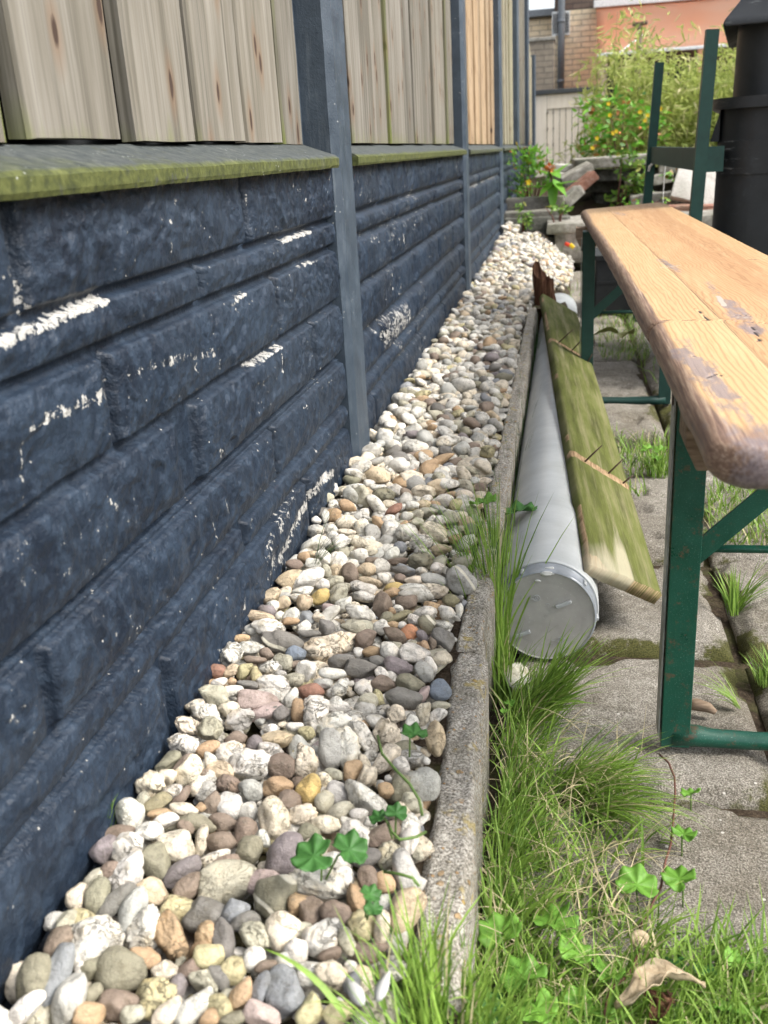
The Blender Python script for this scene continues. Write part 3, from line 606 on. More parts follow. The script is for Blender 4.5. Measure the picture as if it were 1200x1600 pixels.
# ================================================================== pebbles
# each: x, y, long, short, angle, kind — measured in enlargements of the photo (origin, scale)
T = {}
T[(0, 1300, 3)] = """490 85 130 110 50 Pa;600 70 150 120 40 Wv;830 60 170 130 -30 C;730 140 165 130 -80 Na;850 190 180 100 40 P;1010 125 130 75 10 Wv;1060 140 130 60 20 B;1170 90 130 110 60 N
520 185 90 80 0 B;595 195 200 130 55 Wv;440 215 120 60 45 K;360 310 120 90 80 C;455 300 150 100 70 N;540 330 200 85 40 D;720 280 150 100 -30 c;610 390 230 120 70 S;1050 245 270 185 15 K;870 270 170 90 40 B
830 370 170 130 -20 Yk;960 385 180 150 -10 D;1100 370 120 100 40 L;1150 425 130 80 30 D;680 460 200 150 70 Wv;430 510 260 220 10 Wv;815 500 230 130 -60 Ov;970 485 110 100 60 Ov;1050 515 190 95 -80 D
980 585 130 110 -20 Y;385 400 110 80 0 Y;310 430 120 90 40 K;275 515 140 100 50 B;160 680 220 130 75 N;250 690 300 130 70 L;325 790 240 130 75 G;120 830 180 90 45 W;560 660 220 190 -20 N;430 640 140 80 30 N
670 590 150 90 -20 O;770 660 120 95 0 C;885 655 120 110 0 B;1090 655 130 105 60 Y;835 725 110 80 60 P;730 785 170 165 -10 Yv;545 815 210 120 -5 Ba;430 760 100 70 50 N;410 860 140 100 0 O;955 700 150 100 -40 K
1030 690 130 80 -60 D;1135 770 150 100 70 O;1035 830 130 90 -60 Y;910 830 200 110 50 W;790 850 150 90 40 C;985 870 90 80 0 O;385 640 70 60 30 W;1090 880 140 60 20 N;620 850 100 80 30 K"""
T[(300, 1300, 3)] = """430 115 210 150 60 P;330 230 140 100 30 R;375 310 220 200 15 Nt;495 335 110 90 60 O;555 375 130 120 80 B;680 395 150 110 -25 B;600 245 270 140 -20 Wv;570 90 130 110 60 C;795 115 160 85 0 D;765 35 140 90 -10 W;880 35 130 80 25 B
920 110 120 110 60 Kv;1020 40 120 80 75 W;1005 195 200 110 -75 G;905 245 100 90 -30 O;820 225 110 100 -60 B;775 310 130 90 -70 O;715 215 90 90 0 W;425 475 165 150 80 C;300 490 150 110 -40 Kv;520 460 90 80 0 K;615 510 190 150 30 Wv
800 440 130 125 0 Yv;730 520 130 70 -70 K;885 445 150 70 80 C;1010 370 190 150 60 c;900 350 120 100 0 G;490 560 110 110 0 W;440 610 110 80 0 W;285 600 110 95 60 W;350 635 100 60 20 B;545 660 110 100 0 W;650 675 140 120 0 Cv
325 735 140 80 70 L;435 770 240 170 -70 La;325 855 170 100 -25 R;555 840 150 110 60 Y;680 850 130 100 0 Y;750 710 100 70 70 L;790 560 80 80 0 B;840 570 90 80 0 B;650 575 110 60 20 B;740 630 60 50 0 W"""
T[(150, 1100, 4)] = """690 60 200 120 -15 Wv;830 35 120 80 10 C;880 105 200 130 30 Gv;1060 50 200 90 15 R;710 170 160 150 -80 Ka;575 150 160 120 -20 Cv;545 250 180 130 -20 Wv;700 285 140 90 20 O;880 215 140 90 10 B;990 245 110 95 90 Pa;1140 215 200 100 5 c
1090 160 100 60 5 W;1100 295 160 100 -30 W;830 310 170 130 20 Wv;980 395 260 200 0 Wv;1160 400 160 160 0 B;715 370 130 80 -70 W;775 420 150 110 0 c;825 505 160 100 -20 Bv;1130 515 180 110 0 O;970 540 150 120 0 G;580 420 180 120 50 C
450 455 110 100 0 C;455 360 170 90 30 N;545 375 150 70 40 B;670 440 70 60 0 B;345 505 170 150 -30 Cv;480 545 110 90 0 Wv;385 625 170 95 30 On;290 605 110 90 30 K;215 695 190 160 -70 W;550 655 160 80 -10 C;535 580 140 60 50 B
690 535 140 110 40 Gv;620 530 100 80 60 C;730 630 150 120 80 B;845 635 170 160 0 W;950 670 140 110 60 W;1105 720 240 180 -75 C;660 650 70 60 0 O;400 685 160 60 5 O;640 740 210 100 -20 N;790 745 170 110 0 B;780 860 180 110 0 B
930 800 180 130 70 B;560 775 100 90 -40 B;655 860 180 75 80 C;440 725 150 80 15 W;330 800 160 110 0 W;1040 830 130 70 -60 W"""
T[(420, 1100, 4)] = """185 50 150 80 -85 O;295 90 210 140 80 Wv;440 30 130 90 0 W;75 60 90 90 0 D;155 140 110 50 10 W;235 180 100 80 0 Y;225 360 250 145 -80 Cv;380 290 240 160 -80 G;500 280 260 170 -70 Wv;400 120 200 120 30 Wv;595 45 130 100 0 G;715 45 130 90 10 Gv
810 70 130 110 -10 C;885 120 100 90 60 W;970 60 140 90 80 C;1055 70 110 70 30 W;1040 210 200 110 -85 c;590 210 220 110 -50 Wv;740 200 180 160 70 Cv;730 340 200 130 50 C;900 345 150 110 -20 Gv;985 355 45 45 0 W;830 400 120 90 -70 W
955 490 230 200 -10 G;825 530 160 110 80 N;900 630 150 110 -50 K;525 420 130 110 70 O;600 370 110 60 -70 C;620 450 130 100 60 C;410 440 120 70 -10 K;340 490 130 100 -40 C;245 545 190 140 80 Yo;430 560 150 120 -40 G;605 600 300 140 -40 W
735 545 110 90 -30 O;345 620 140 110 80 K;455 670 160 100 30 K;205 700 180 120 20 Cv;560 700 110 90 0 W;365 760 180 110 -10 C;245 810 140 110 0 N;545 820 180 150 -20 W;710 815 210 120 30 B;880 810 230 110 75 W;815 680 130 120 0 C
270 900 150 120 30 K;630 745 80 70 0 W;700 510 60 60 0 G;750 470 60 50 0 W;600 130 60 50 0 O;480 740 70 60 0 W"""
T[(300, 920, 5)] = """620 65 150 110 50 c;720 110 120 100 40 c;730 50 90 60 0 G;860 20 160 70 10 W;1000 60 150 100 30 Yo;1150 55 150 110 40 K;880 105 110 110 0 c;1060 155 100 90 0 R;600 180 150 90 -15 Pa;530 225 200 90 -10 c;595 310 240 140 -5 Wv;460 320 90 80 0 G
680 210 60 60 0 W;780 210 150 110 30 W;760 255 140 60 0 O;895 235 130 120 0 L;985 225 90 80 0 C;685 410 320 170 -15 Dt;375 390 150 60 5 O;455 475 190 110 -5 W;300 520 200 185 0 Wv;815 505 145 110 0 Lb;590 515 120 90 -20 B;710 565 140 110 -30 K
820 590 120 60 0 B;490 555 160 60 0 B;1055 455 430 190 20 Cv;890 330 110 60 0 W;910 355 170 60 0 D;1060 310 160 110 -40 Da;195 640 115 110 0 Br;310 640 140 80 30 c;415 640 140 110 60 Y;610 620 160 100 0 Wv;500 670 120 80 90 Y;900 650 160 160 0 W
800 700 150 120 0 K;690 670 90 60 0 G;635 755 240 170 -20 Wv;215 730 120 70 10 W;310 725 70 60 0 O;440 750 160 60 -10 D;305 800 170 80 10 W;180 840 260 160 -15 Ka;500 880 300 150 -10 R;285 925 150 80 0 C;780 850 150 100 70 W;935 800 200 120 5 Br
840 940 130 90 90 O;970 930 190 180 0 Wv;1135 915 150 130 90 W;1150 780 200 120 30 Wv;1100 670 190 90 -5 W;1140 570 160 110 20 D;1040 740 140 70 0 G;570 960 200 60 20 D;690 960 90 90 0 D"""
T[(500, 920, 5)] = """145 50 150 100 40 K;190 120 140 100 35 W;475 130 220 150 70 Ba;560 30 120 70 0 O;690 115 170 120 10 B;760 40 250 110 -10 W;920 20 150 90 10 C;1020 85 120 90 10 On;1085 165 110 60 90 W;865 150 150 90 -20 O;820 190 170 110 0 W;985 185 130 110 10 Wv
835 280 140 130 -50 Nt;965 295 130 70 0 W;310 195 230 110 -25 Wt;350 60 180 80 -10 W;520 235 120 90 50 N;560 180 60 60 0 O;630 215 200 70 20 On;610 165 80 70 0 W;730 245 90 90 0 W;570 285 90 60 0 O;640 290 70 60 0 W;280 310 210 110 -25 Ka;350 290 150 90 -20 K
575 360 190 100 -20 Ba;350 400 180 130 40 B;700 350 140 130 0 Or;800 375 110 70 -50 P;800 440 110 80 -50 O;880 430 110 60 90 B;965 400 190 150 -70 D;425 490 170 75 0 O;545 490 180 120 -30 W;730 515 270 150 -20 Wa;945 545 155 110 0 C;870 600 140 90 -60 W
815 650 160 120 -60 G;300 500 90 80 0 W;160 570 200 110 15 D;445 565 130 80 -15 D;310 615 250 150 -10 Da;625 620 240 130 -15 Pa;480 665 110 80 -50 W;710 745 210 160 0 N;930 790 170 150 0 Lb;810 820 130 70 60 R;650 855 260 150 -5 D;490 740 200 120 0 B
345 775 140 130 -30 Wv;455 860 150 90 -60 Y;350 920 210 160 40 K;935 910 150 80 0 K"""
T[(400, 720, 5)] = """800 45 110 90 -30 W;900 20 90 60 0 O;985 30 70 60 0 Y;940 110 190 100 -25 K;790 110 160 90 -10 L;745 155 120 80 0 N;580 230 150 100 10 Wv;735 275 150 100 -60 G;830 290 170 120 -70 K;560 300 90 90 0 K;790 200 100 50 0 W;880 180 90 60 0 W;960 215 120 70 0 W
1000 270 160 110 -20 Nv;1085 230 120 90 0 W;1175 265 110 80 -60 B;945 360 200 100 -45 W;1040 340 100 60 0 C;1075 385 140 65 35 Br;720 355 140 80 -20 O;600 420 120 100 0 O;700 480 150 100 0 C;470 465 70 60 0 W;460 540 140 100 10 Gv;545 430 100 60 80 W;590 540 90 90 0 W
830 510 120 110 50 Wv;910 560 140 110 -70 G;950 480 110 70 -30 O;1060 560 170 150 90 W;850 410 80 70 0 W;700 560 140 60 0 C;660 640 150 110 20 W;450 640 200 110 25 W;380 760 100 90 0 O;440 810 120 90 0 W;530 760 130 110 -40 W;640 810 180 140 90 Wv;800 640 160 90 -20 C
810 740 150 120 0 W;900 700 90 80 0 C;755 810 90 80 0 W;970 830 140 120 0 W;740 890 170 110 -70 B;620 945 130 100 30 K;850 860 150 110 0 c;890 945 170 70 -10 c;270 930 200 140 20 c;400 945 270 160 25 W;520 960 110 90 0 W;1055 740 140 90 40 W
1130 680 100 90 0 L;1110 790 160 60 5 B;920 790 120 90 -10 B;1150 850 170 70 -10 D;1000 910 100 90 0 W;840 1000 200 90 -15 Wv;650 1010 160 90 20 K;1070 1000 150 90 20 Yo;300 815 120 80 0 B;1130 930 80 80 0 B;545 870 110 80 -60 K"""
T[(540, 720, 5)] = """535 100 110 90 -20 Or;660 100 200 80 5 B;610 235 175 130 0 C;720 210 150 120 -20 c;520 350 110 70 0 W;610 345 110 70 0 c;640 400 150 70 0 K;560 430 100 90 0 K;480 440 100 80 10 W;790 70 110 100 0 L;850 40 80 60 0 W;880 80 70 70 0 P;950 110 100 70 -50 C
1010 50 110 100 10 W;1090 95 120 60 0 W;1075 155 110 60 0 C;1060 210 90 70 0 B;945 200 160 110 -30 K;850 170 90 80 0 O;760 160 130 90 0 W;925 270 120 80 0 C;860 350 110 100 0 Y;760 310 160 100 0 W;730 380 130 60 -20 G;930 350 170 150 0 W;820 450 150 100 0 K
740 470 100 80 0 W;500 570 190 150 -10 Wv;460 500 80 60 0 O;560 490 100 80 0 K;700 560 220 130 -30 C;590 640 170 130 30 Wv;735 695 170 85 5 c;590 790 190 130 -5 Nv;740 800 120 100 40 K;465 855 190 80 -10 La;430 920 90 80 0 B;530 935 150 65 0 C
690 930 200 90 -10 G;720 840 100 90 0 W;900 930 230 200 -20 Gt;900 800 170 100 20 K;860 610 100 70 0 O;540 1010 220 90 0 W;680 1000 180 80 -5 C"""
KC = dict(W=((.65, .63, .58), 'white'), C=((.66, .59, .475), 'cream'), c=((.54, .44, .31), 'pale tan'), G=((.40, .392, .365), 'light grey'), S=((.42, .42, .39), 'speckled grey'), D=((.19, .18, .165), 'dark grey'), B=((.225, .175, .138), 'brown'), O=((.42, .295, .18), 'ochre'),
          Y=((.50, .45, .27), 'yellowish'), N=((.235, .222, .16), 'olive'), K=((.43, .41, .325), 'khaki'), P=((.225, .197, .20), 'purple-grey'), R=((.42, .335, .31), 'pinkish'), L=((.24, .25, .265), 'blue-grey'))
def ico(level):
    bm = bmesh.new(); bmesh.ops.create_icosphere(bm, subdivisions=level, radius=1)
    V = np.array([v.co for v in bm.verts]); Fc = np.array([[v.index for v in f.verts] for f in bm.faces]); bm.free(); return V, Fc
ICO = {k: ico(k) for k in (2, 3, 4)}
def shape(level, seed, ang=0, rough=0):
    "a unit pebble: rounded lump, a few worn flats, gentle dents"
    r = np.random.default_rng(seed); V, Fc = ICO[level]; U = V.copy()
    d = np.ones(len(U))
    for k in range(int(r.integers(5, 10)) + (5 if ang else 0)):
        nrm = r.normal(size=3); nrm /= np.linalg.norm(nrm); h = r.uniform(.64, .90) if not ang else r.uniform(.56, .80)
        pr = U@nrm; lim = np.where(pr > 1e-3, h/np.maximum(pr, 1e-3), 9); k_ = 20 if not ang else 48
        d = -np.log(np.exp(-k_*d)+np.exp(-k_*lim))/k_
    q = r.normal(size=(5, 3)); ph = r.uniform(0, 6.28, 5)
    for a, b in zip(q, ph): d = d*(1+.045*np.sin(U@a*1.9+b))
    if rough:
        q = r.normal(size=(9, 3)); ph = r.uniform(0, 6.28, 9)
        for a, b in zip(q, ph): s = np.sin(U@a*4.2+b); d = d*(1-.06*rough*np.abs(s)**.6+.02*rough)
    if level >= 3: 
        q = r.normal(size=(6, 3))*9; ph = r.uniform(0, 6.28, 6)
        for a, b in zip(q, ph): d = d*(1+.009*np.sin(U@a+b))
    V = U*d[:, None]; V /= np.abs(V).max(0)
    return V, Fc
peb = []
for (ox, oy, s), txt in T.items():
    for it in txt.replace('\n', ';').split(';'):
        x, y, a, b, an, k = it.split(); x, y, a, b, an = map(float, (x, y, a, b, an))
        peb.append([ox+x/s, oy+y/s, a/s, b/s, an, k])
peb.sort(key=lambda q: -q[2]*q[3])
BASE = np.zeros(3)
def bedz(X, Y): return -.012+.010*(fbm(np.asarray(X)*9+50, np.asarray(Y)*9, 81, 2)-.5)+.014*sst(.10, .02, np.asarray(X)+.345)+.03*sst(3.2, 5.2, np.asarray(Y))-.13*sst(3.3, 4.3, np.asarray(Y))*sst(-.16, .05, np.asarray(X))
placed = []; things = []
PG = 'river pebbles of the drainage bed beside the fence'
for i, (x, y, a, b, an, k) in enumerate(peb):
    c = KC[k[0]]; col = np.array(c[0])*rng.uniform(.92, 1.08)*rng.uniform(.985, 1.015, 3)
    if 'r' in k[1:]: col = col*[1.25, .88, .8]
    if 'o' in k[1:]: col = col*[1.06, .88, .6]
    if 'n' in k[1:]: col = col*[.62, .8, .8]
    if 'b' in k[1:]: col = col*[.85, .96, 1.1]
    q = P(x, y, 2, 0.); zc = float(bedz(q[0], q[1])); 
    vd = fwd+cr*(x-600)/F_+cu*(800-y)/F_
    t0 = (zc-CH)/vd[2]; ha = a*1.19/2/F_*t0; hb = b*1.19/2/F_*t0; hc = min(ha, math.sqrt(ha*hb)*.78)
    zc = zc+.002-.12*hb+rng.uniform(-.002, .002); t = (zc-CH)/vd[2]; ctr = CAMP+vd*t
    th = R(an); vn_ = vd/np.linalg.norm(vd); e1 = cr*math.cos(th)+cu*math.sin(th); e1 = e1-vn_*(e1@vn_); e1 /= np.linalg.norm(e1); e2 = np.cross(vn_, e1)
    lv = 4 if i < 190 else 3
    U, Fc = shape(lv, 1000+i, 'a' in k, 1 if 'v' in k else 0)
    V = ctr+(U[:, :1]*e1)*ha+(U[:, 1:2]*e2)*hb+(U[:, 2:]*vn_)*hc
    V[:, 0] = np.maximum(V[:, 0], -.3455+.0004*U[:, 1])
    n = len(V); A = {'vein': np.full(n, 1. if 'v' in k else (.45 if k[0] in 'WCcYK' else .12)), 'stripe': np.full(n, 1. if 't' in k else 0.)}
    placed.append((x, y, a, b, an, k, ctr, V, Fc, col, A, max(ha, hb)))
# ---- labels: what it is, then what it lies against
def words(k, a, b):
    w_ = [KC[k[0]][1]]
    if 'r' in k[1:]: w_[0] = 'reddish ' + ('brown' if k[0] == 'B' else 'orange')
    if 'b' in k[1:]: w_[0] = 'slate-blue'
    if 'o' in k[1:]: w_[0] = 'golden yellow'
    if 'n' in k[1:]: w_[0] = 'olive-tan'
    if 't' in k: w_.insert(0, 'stripe-veined')
    if 'v' in k[1:]: w_.insert(0, 'cracked')
    r_ = a/b; w_.append('angular' if 'a' in k[1:] else 'elongated' if r_ > 1.75 else 'oval' if r_ > 1.25 else 'round')
    return ' '.join(w_)
NI = 300
used = {}
sz = lambda a, b: 'big ' if math.sqrt(a*b) > 50 else 'small ' if math.sqrt(a*b) < 19 else ''
for i in range(min(NI, len(placed))):
    x, y, a, b, an, k = placed[i][:6]
    xw, xk = P(0, y, 0, -.34), None
    wall_x = 892-(892-560)*(y-215)/(700-215); d_w = x-a/2-(560-(y-712)*.6575); kerb_x = 877-(y-226)*(.2); d_k = (705-(y-940)*.13)-x-a/2
    side = ' hard against the navy wall' if d_w < 14 else ' along the concrete edging' if d_k < 14 else ''
    nb = []
    for j in range(min(NI, len(placed))):
        if j == i: continue
        p_ = placed[j]; dx, dy = p_[0]-x, p_[1]-y; dd = math.hypot(dx, dy)/(p_[2]+a)*2
        nb.append((dd-.25*(p_[2] > a), j, dx, dy))
    nb.sort()
    def rel(n):
        dd, j, dx, dy = n
        r_ = ('right of' if dx < 0 else 'left of') if abs(dx) > abs(dy) else ('below' if dy < 0 else 'above')
        return r_+' the '+words(placed[j][5], placed[j][2], placed[j][3])+' one'
    cands = []
    me_ = sz(a, b)+words(k, a, b)+' pebble'
    for n in nb[:7]: cands.append(me_+' '+rel(n)+side)
    for p1 in range(5):
        for p2 in range(p1+1, 6): cands.append(me_+' '+rel(nb[p1])+' and '+rel(nb[p2]))
    lab = next((c for c in cands if c not in used and len(c.split()) <= 16), None)
    if lab is None: lab = next((c for c in cands if c not in used), cands[-1])
    used[lab] = i
    ctr, V, Fc, col, A = placed[i][6:11]
    o = raw('pebble', V-ctr, Fc, M['pebble'], None, True, A, {'col': np.tile(col, (len(V), 1))}); o.location = ctr
    tag(o, lab, 'pebble', PG)
# ---- every other pebble: one mass
VV = []; FF = []; CC = []; VE = []; ST = []; n0 = 0
def addp(V, Fc, col, ve, st=0):
    global n0
    VV.append(V); FF.append(Fc+n0); CC.append(np.tile(col, (len(V), 1))); VE.append(np.full(len(V), ve)); ST.append(np.full(len(V), st)); n0 += len(V)
for p_ in placed[NI:]: addp(p_[7], p_[8], p_[9], float(p_[10]['vein'][0]), float(p_[10]['stripe'][0]))
base_s = {lv: [shape(lv, 5000+j, j % 5 == 0, (j % 3 == 0)) for j in range(28)] for lv in (2, 3)}
kinds = 'WWWWWWWWWWWWCCCCCCccGGGSSDBBOYNKKKPL'
occ = [(p_[6][0], p_[6][1], p_[11]) for p_ in placed]; occ = np.array(occ)
def scatter(y0, y1, spacing, r0, r1, zoff, avoid=False, x0=-.34, x1f=None):
    ny = int((y1-y0)/spacing)
    for j in range(ny):
        y = y0+(j+.5)*spacing; xr = x1f(y) if x1f else -.125
        nx = max(1, int((xr-x0)/spacing))
        for i in range(nx):
            X = x0+(i+.5+(j % 2)*.5)*spacing+rng.uniform(-.35, .35)*spacing; Y = y+rng.uniform(-.35, .35)*spacing
            r = rng.uniform(r0, r1)*(1.25 if rng.random() < .12 else 1)
            if X > xr-r*.6: X = xr-r*.7
            if X < -.345+r*.7: X = -.345+r*.7
            if avoid and len(occ):
                d = np.hypot(occ[:, 0]-X, (occ[:, 1]-Y))
                if (d < occ[:, 2]*.75+r*.5).any(): continue
            lv = 3 if Y < 1.7 else 2
            U, Fc = base_s[lv][int(rng.integers(28))]
            a, b, c = r*rng.uniform(1., 1.45), r*rng.uniform(.8, 1.05), r*rng.uniform(.5, .85)
            q = Matrix(np.array([[1, 0, 0], [0, 1, 0], [0, 0, 1]])); e = Vector((rng.normal(0, .35), rng.normal(0, .35), 0))
            from mathutils import Euler
            Rm = np.array(Euler((e.x, e.y, rng.uniform(0, 6.28))).to_matrix())
            z = float(bedz(X, Y))+zoff+rng.uniform(-.004, .004)
            V = (U*[a, b, c])@Rm.T+[X, Y, z]
            kk = kinds[int(rng.integers(len(kinds)))]; col = np.array(KC[kk][0])*rng.uniform(.85, 1.12)
            V[:, 0] = np.maximum(V[:, 0], -.3465)
            addp(V, Fc, col, rng.uniform(0, 1) if kk in 'WCcYK' else .1)
xk = lambda y: float(np.interp(y, [.46, .9, 1.8, 3.2], [-.094, -.110, -.117, -.121])) if y < 3.2 else -.118+.15*min(1, (y-3.2)/1.5)
scatter(.36, 1.55, .026, .012, .017, -.017, x1f=lambda y: xk(y)-.004)
scatter(.36, 1.42, .022, .009, .013, -.004, True, x1f=lambda y: xk(y)-.004)
scatter(1.38, 5.5, .0245, .0115, .0165, -.014, x1f=xk)
scatter(1.38, 5.5, .0262, .0105, .0165, .004, x1f=xk)
scatter(1.38, 5.5, .045, .010, .019, .013, x1f=xk)
scatter(5.3, 6.6, .04, .012, .018, .04, x0=-.34, x1f=lambda y: -.25)
scatter(.42, 1.7, .017, .0030, .0056, -.010, x1f=lambda y: xk(y)-.002)
o = raw('gravel', np.vstack(VV), np.vstack(FF), M['pebble'], None, True, {'vein': np.concatenate(VE), 'stripe': np.concatenate(ST)}, {'col': np.vstack(CC)})
tag(o, 'mixed white, grey and tan river pebbles filling the strip along the fence', 'gravel', None, 'stuff')
# ================================================================== grey pipe with its end cap
def lathe_y(prof, cx, cz, n=72):
    "prof: (y, r) list"
    V = []; Fc = []
    for (y, r) in prof:
        for k in range(n):
            t = 2*math.pi*k/n; V.append((cx+r*math.cos(t), y, cz+r*math.sin(t)))
    for i in range(len(prof)-1):
        for k in range(n): Fc.append((i*n+k, (i+1)*n+k, (i+1)*n+(k+1) % n, i*n+(k+1) % n))
    return V, Fc
PX, PZ = -.0205, -.0975
pipe = thing('drain_pipe', 'long grey plastic drain pipe with a capped end lying beside the concrete edging', 'pipe', (PX, 1.13, GZ))
prof = [(1.158, .0605), (1.154, .0655), (1.156, .0672), (1.165, .0672)]+[(y, .0672) for y in np.linspace(1.2, 1.36, 8)]+[(1.385, .0655), (1.40, .0635), (1.41, .0628)]+[(y, .0628) for y in np.linspace(1.5, 3.62, 30)]+[(3.62, .058), (3.3, .058)]
V, Fc = lathe_y(prof, PX, PZ); raw('tube', V, Fc, M['pipe'], pipe, True)
prof = [(1.165, .060), (1.158, .0645), (1.150, .0645), (1.1495, .0638), (1.133, .0638), (1.1305, .0630), (1.130, .0615)]
V, Fc = lathe_y(prof, PX, PZ); cp = raw('end_cap', V, Fc, M['sleeve'], pipe, True)
n = 72; V = []; 
fc = [(1.1302, .0618)]+[(1.1312, .060), (1.1322, .045), (1.1325, .02)]
V, Fc = lathe_y(fc, PX, PZ); k = len(V); V.append((PX, 1.1325, PZ)); Fc += [(3*n+j, 3*n+(j+1) % n, k) for j in range(n)]
cf_ = raw('cap_face', V, Fc, M['cap'], cp, False)
bm = bmesh.new(); bm.from_mesh(cf_.data); bmesh.ops.recalc_face_normals(bm, faces=bm.faces); bm.to_mesh(cf_.data); bm.free()
lug = MB()
for (x, z, a) in ((.022, .018, 24), (-.030, -.026, 22)):
    L_ = MB().box((PX+x, 1.1295, PZ+z), (.021, .005, .0042), rot=Matrix.Rotation(R(-a), 3, 'Y'), bev=.001); L_.build('lug', M['lug'], cp)
for an in (42, 118, -4, 200):
    t = R(an); L_ = MB().box((PX+.0648*math.cos(t), 1.141, PZ+.0648*math.sin(t)), (.0035, .013, .004), rot=Matrix.Rotation(-t, 3, 'Y'), bev=.0008); L_.build('lug', M['lug'], cp)
mk = MB()   # moulded rings and unreadable raised marks
for (x, z, r) in ((-.012, .025, .0042), (-.012, .025, .0018), (.020, -.034, .0045), (.020, -.034, .002)):
    mk.tube([(PX+x+r*math.cos(t), 1.1312, PZ+z+r*math.sin(t)) for t in np.linspace(0, 6.28, 17)], .0004, 5)
for k in range(16):
    x = random.choice([-.026, .006, .0])+random.uniform(-.006, .014); z = (-.036 if k % 2 else .021)+random.uniform(-.007, .007)
    mk.tube([(PX+x, 1.1312, PZ+z), (PX+x+random.uniform(-.004, .004), 1.1312, PZ+z+random.uniform(-.003, .003))], .00045, 4)
mk.build('moulded_mark', M['lug'], cp)
g = MB()
for (x, z, r, yy) in ((-.001, .0605, .0062, 1.1295), (.003, .0635, .005, 1.138), (-.0105, .050, .0030, 1.1305), (.004, .0600, .0045, 1.131)):
    U, Fq = shape(3, int(x*1e4)+900, 1, 1); g.add(U*[r*1.4, .0012, r*.6]+[PX+x, yy, PZ+z], Fq)
g.build('glue_smear', M['glue'], cp, True)
# ================================================================== mossy plank leaning on the pipe
def plankobj():
    NL = Vector(P(925, 878, 2, -.036)); NR = Vector(P(1037, 928, 2, -.108)); FL = Vector(P(848, 458, 2, .022)); FR = Vector(P(903, 490, 2, -.022))
    t = thing('mossy_plank', 'green algae covered fence plank leaning on the grey pipe, rusty nails sticking up', 'plank', tuple(NR))
    nu, nv = 26, 420; th = .020; V = []; ba = []; pa = []; uu = []; vv_ = []
    us = np.linspace(0, 1, nu); vs = np.linspace(0, 1, nv)
    nrm = (NR-NL).cross(FL-NL).normalized()
    if nrm.z < 0: nrm = -nrm
    b1 = P(948, 738, 2, -.06)[1]; b2 = P(902, 545, 2, -.02)[1]; ym0 = (NL.y+NR.y)/2; ym1 = (FL.y+FR.y)/2
    def bandv(yc): return (yc-ym0)/(ym1-ym0)
    bv = [bandv(b1), bandv(b2)]
    for lay in (0, 1):
        for v in vs:
            a = NL.lerp(FL, v); b = NR.lerp(FR, v)
            for u in us:
                p = a.lerp(b, u); e = min(u, 1-u); 
                h = -.0035*(1-float(sst(0, .05, e)))+.0009*(float(vn(u*24, v*3, 5))-.5)*2
                db = 9
                for k, c in enumerate(bv): db = min(db, abs(v-c-(.004 if k else -.004)*(u-.5)*2))
                if lay == 0: h -= .0012*(1-float(sst(.003, .008, db)))
                tear = float(sst(.50, .30, u+v*16+.25*float(vn(u*9, v*90, 3))))
                if lay == 0 and v < .05: h -= .0045*tear*(.4+float(vn(u*60, v*50, 4)))
                q = p+nrm*(h if lay == 0 else -th)
                if v in (0, 1): q.y += .004*(float(vn(u*25, 3, 2))-.5)
                V.append(q)
                x = (1-float(sst(.004, .012, db)))*.9 if lay == 0 else .2
                x = max(x, 1.1*tear if v < .05 else 0, .95*(1-float(sst(.0, .06, u)))*(.8 if float(vn(v*23, 1)) > .66 else .1) if lay == 0 else 0, .55 if v < .0012 else 0)
                ba.append(x); uu.append(u*.115); vv_.append(v*2.0); pa.append(.80*float(sst(.10, .0, v))*float(sst(.9, .3, u))+.45*float(sst(.45, .65, float(fbm(u*5, v*2.2, 5)))))
    Fc = []; o_ = nu*nv
    for j in range(nv-1):
        for i in range(nu-1):
            k = j*nu+i; Fc.append((k, k+1, k+1+nu, k+nu)); Fc.append((o_+k, o_+k+nu, o_+k+1+nu, o_+k+1))
        k = j*nu; Fc.append((k, k+nu, o_+k+nu, o_+k)); k += nu-1; Fc.append((k, o_+k, o_+k+nu, k+nu))
    for i in range(nu-1):
        Fc.append((i, o_+i, o_+i+1, i+1)); k = (nv-1)*nu+i; Fc.append((k, k+1, o_+k+1, o_+k))
    o = raw('plank_board', V, Fc, M['plank'], t, True, {'bare': ba, 'pale': pa, 'pu': uu, 'pv': vv_})
    bm = bmesh.new(); bm.from_mesh(o.data); bmesh.ops.recalc_face_normals(bm, faces=bm.faces); bm.to_mesh(o.data); bm.free()
    for (u, v, ln, dx) in ((.22, bv[0], .026, .012), (.62, bv[0]+.004, .024, .010), (.86, bv[0], .012, .01), (.2, bv[1]+.004, .030, .018), (.50, bv[1], .040, .015), (.80, bv[1]-.004, .030, .006), (.86, bv[1]-.01, .02, .0)):
        p = NL.lerp(FL, v).lerp(NR.lerp(FR, v), u); q = p+nrm*ln+Vector((dx, 0, ln*.25))
        MB().tube([p-nrm*.004, p.lerp(q, .5)+Vector((.001, 0, .001)), q], [.0016, .0015, .0009], 7).build('nail', M['nail'], t, True)
plankobj()
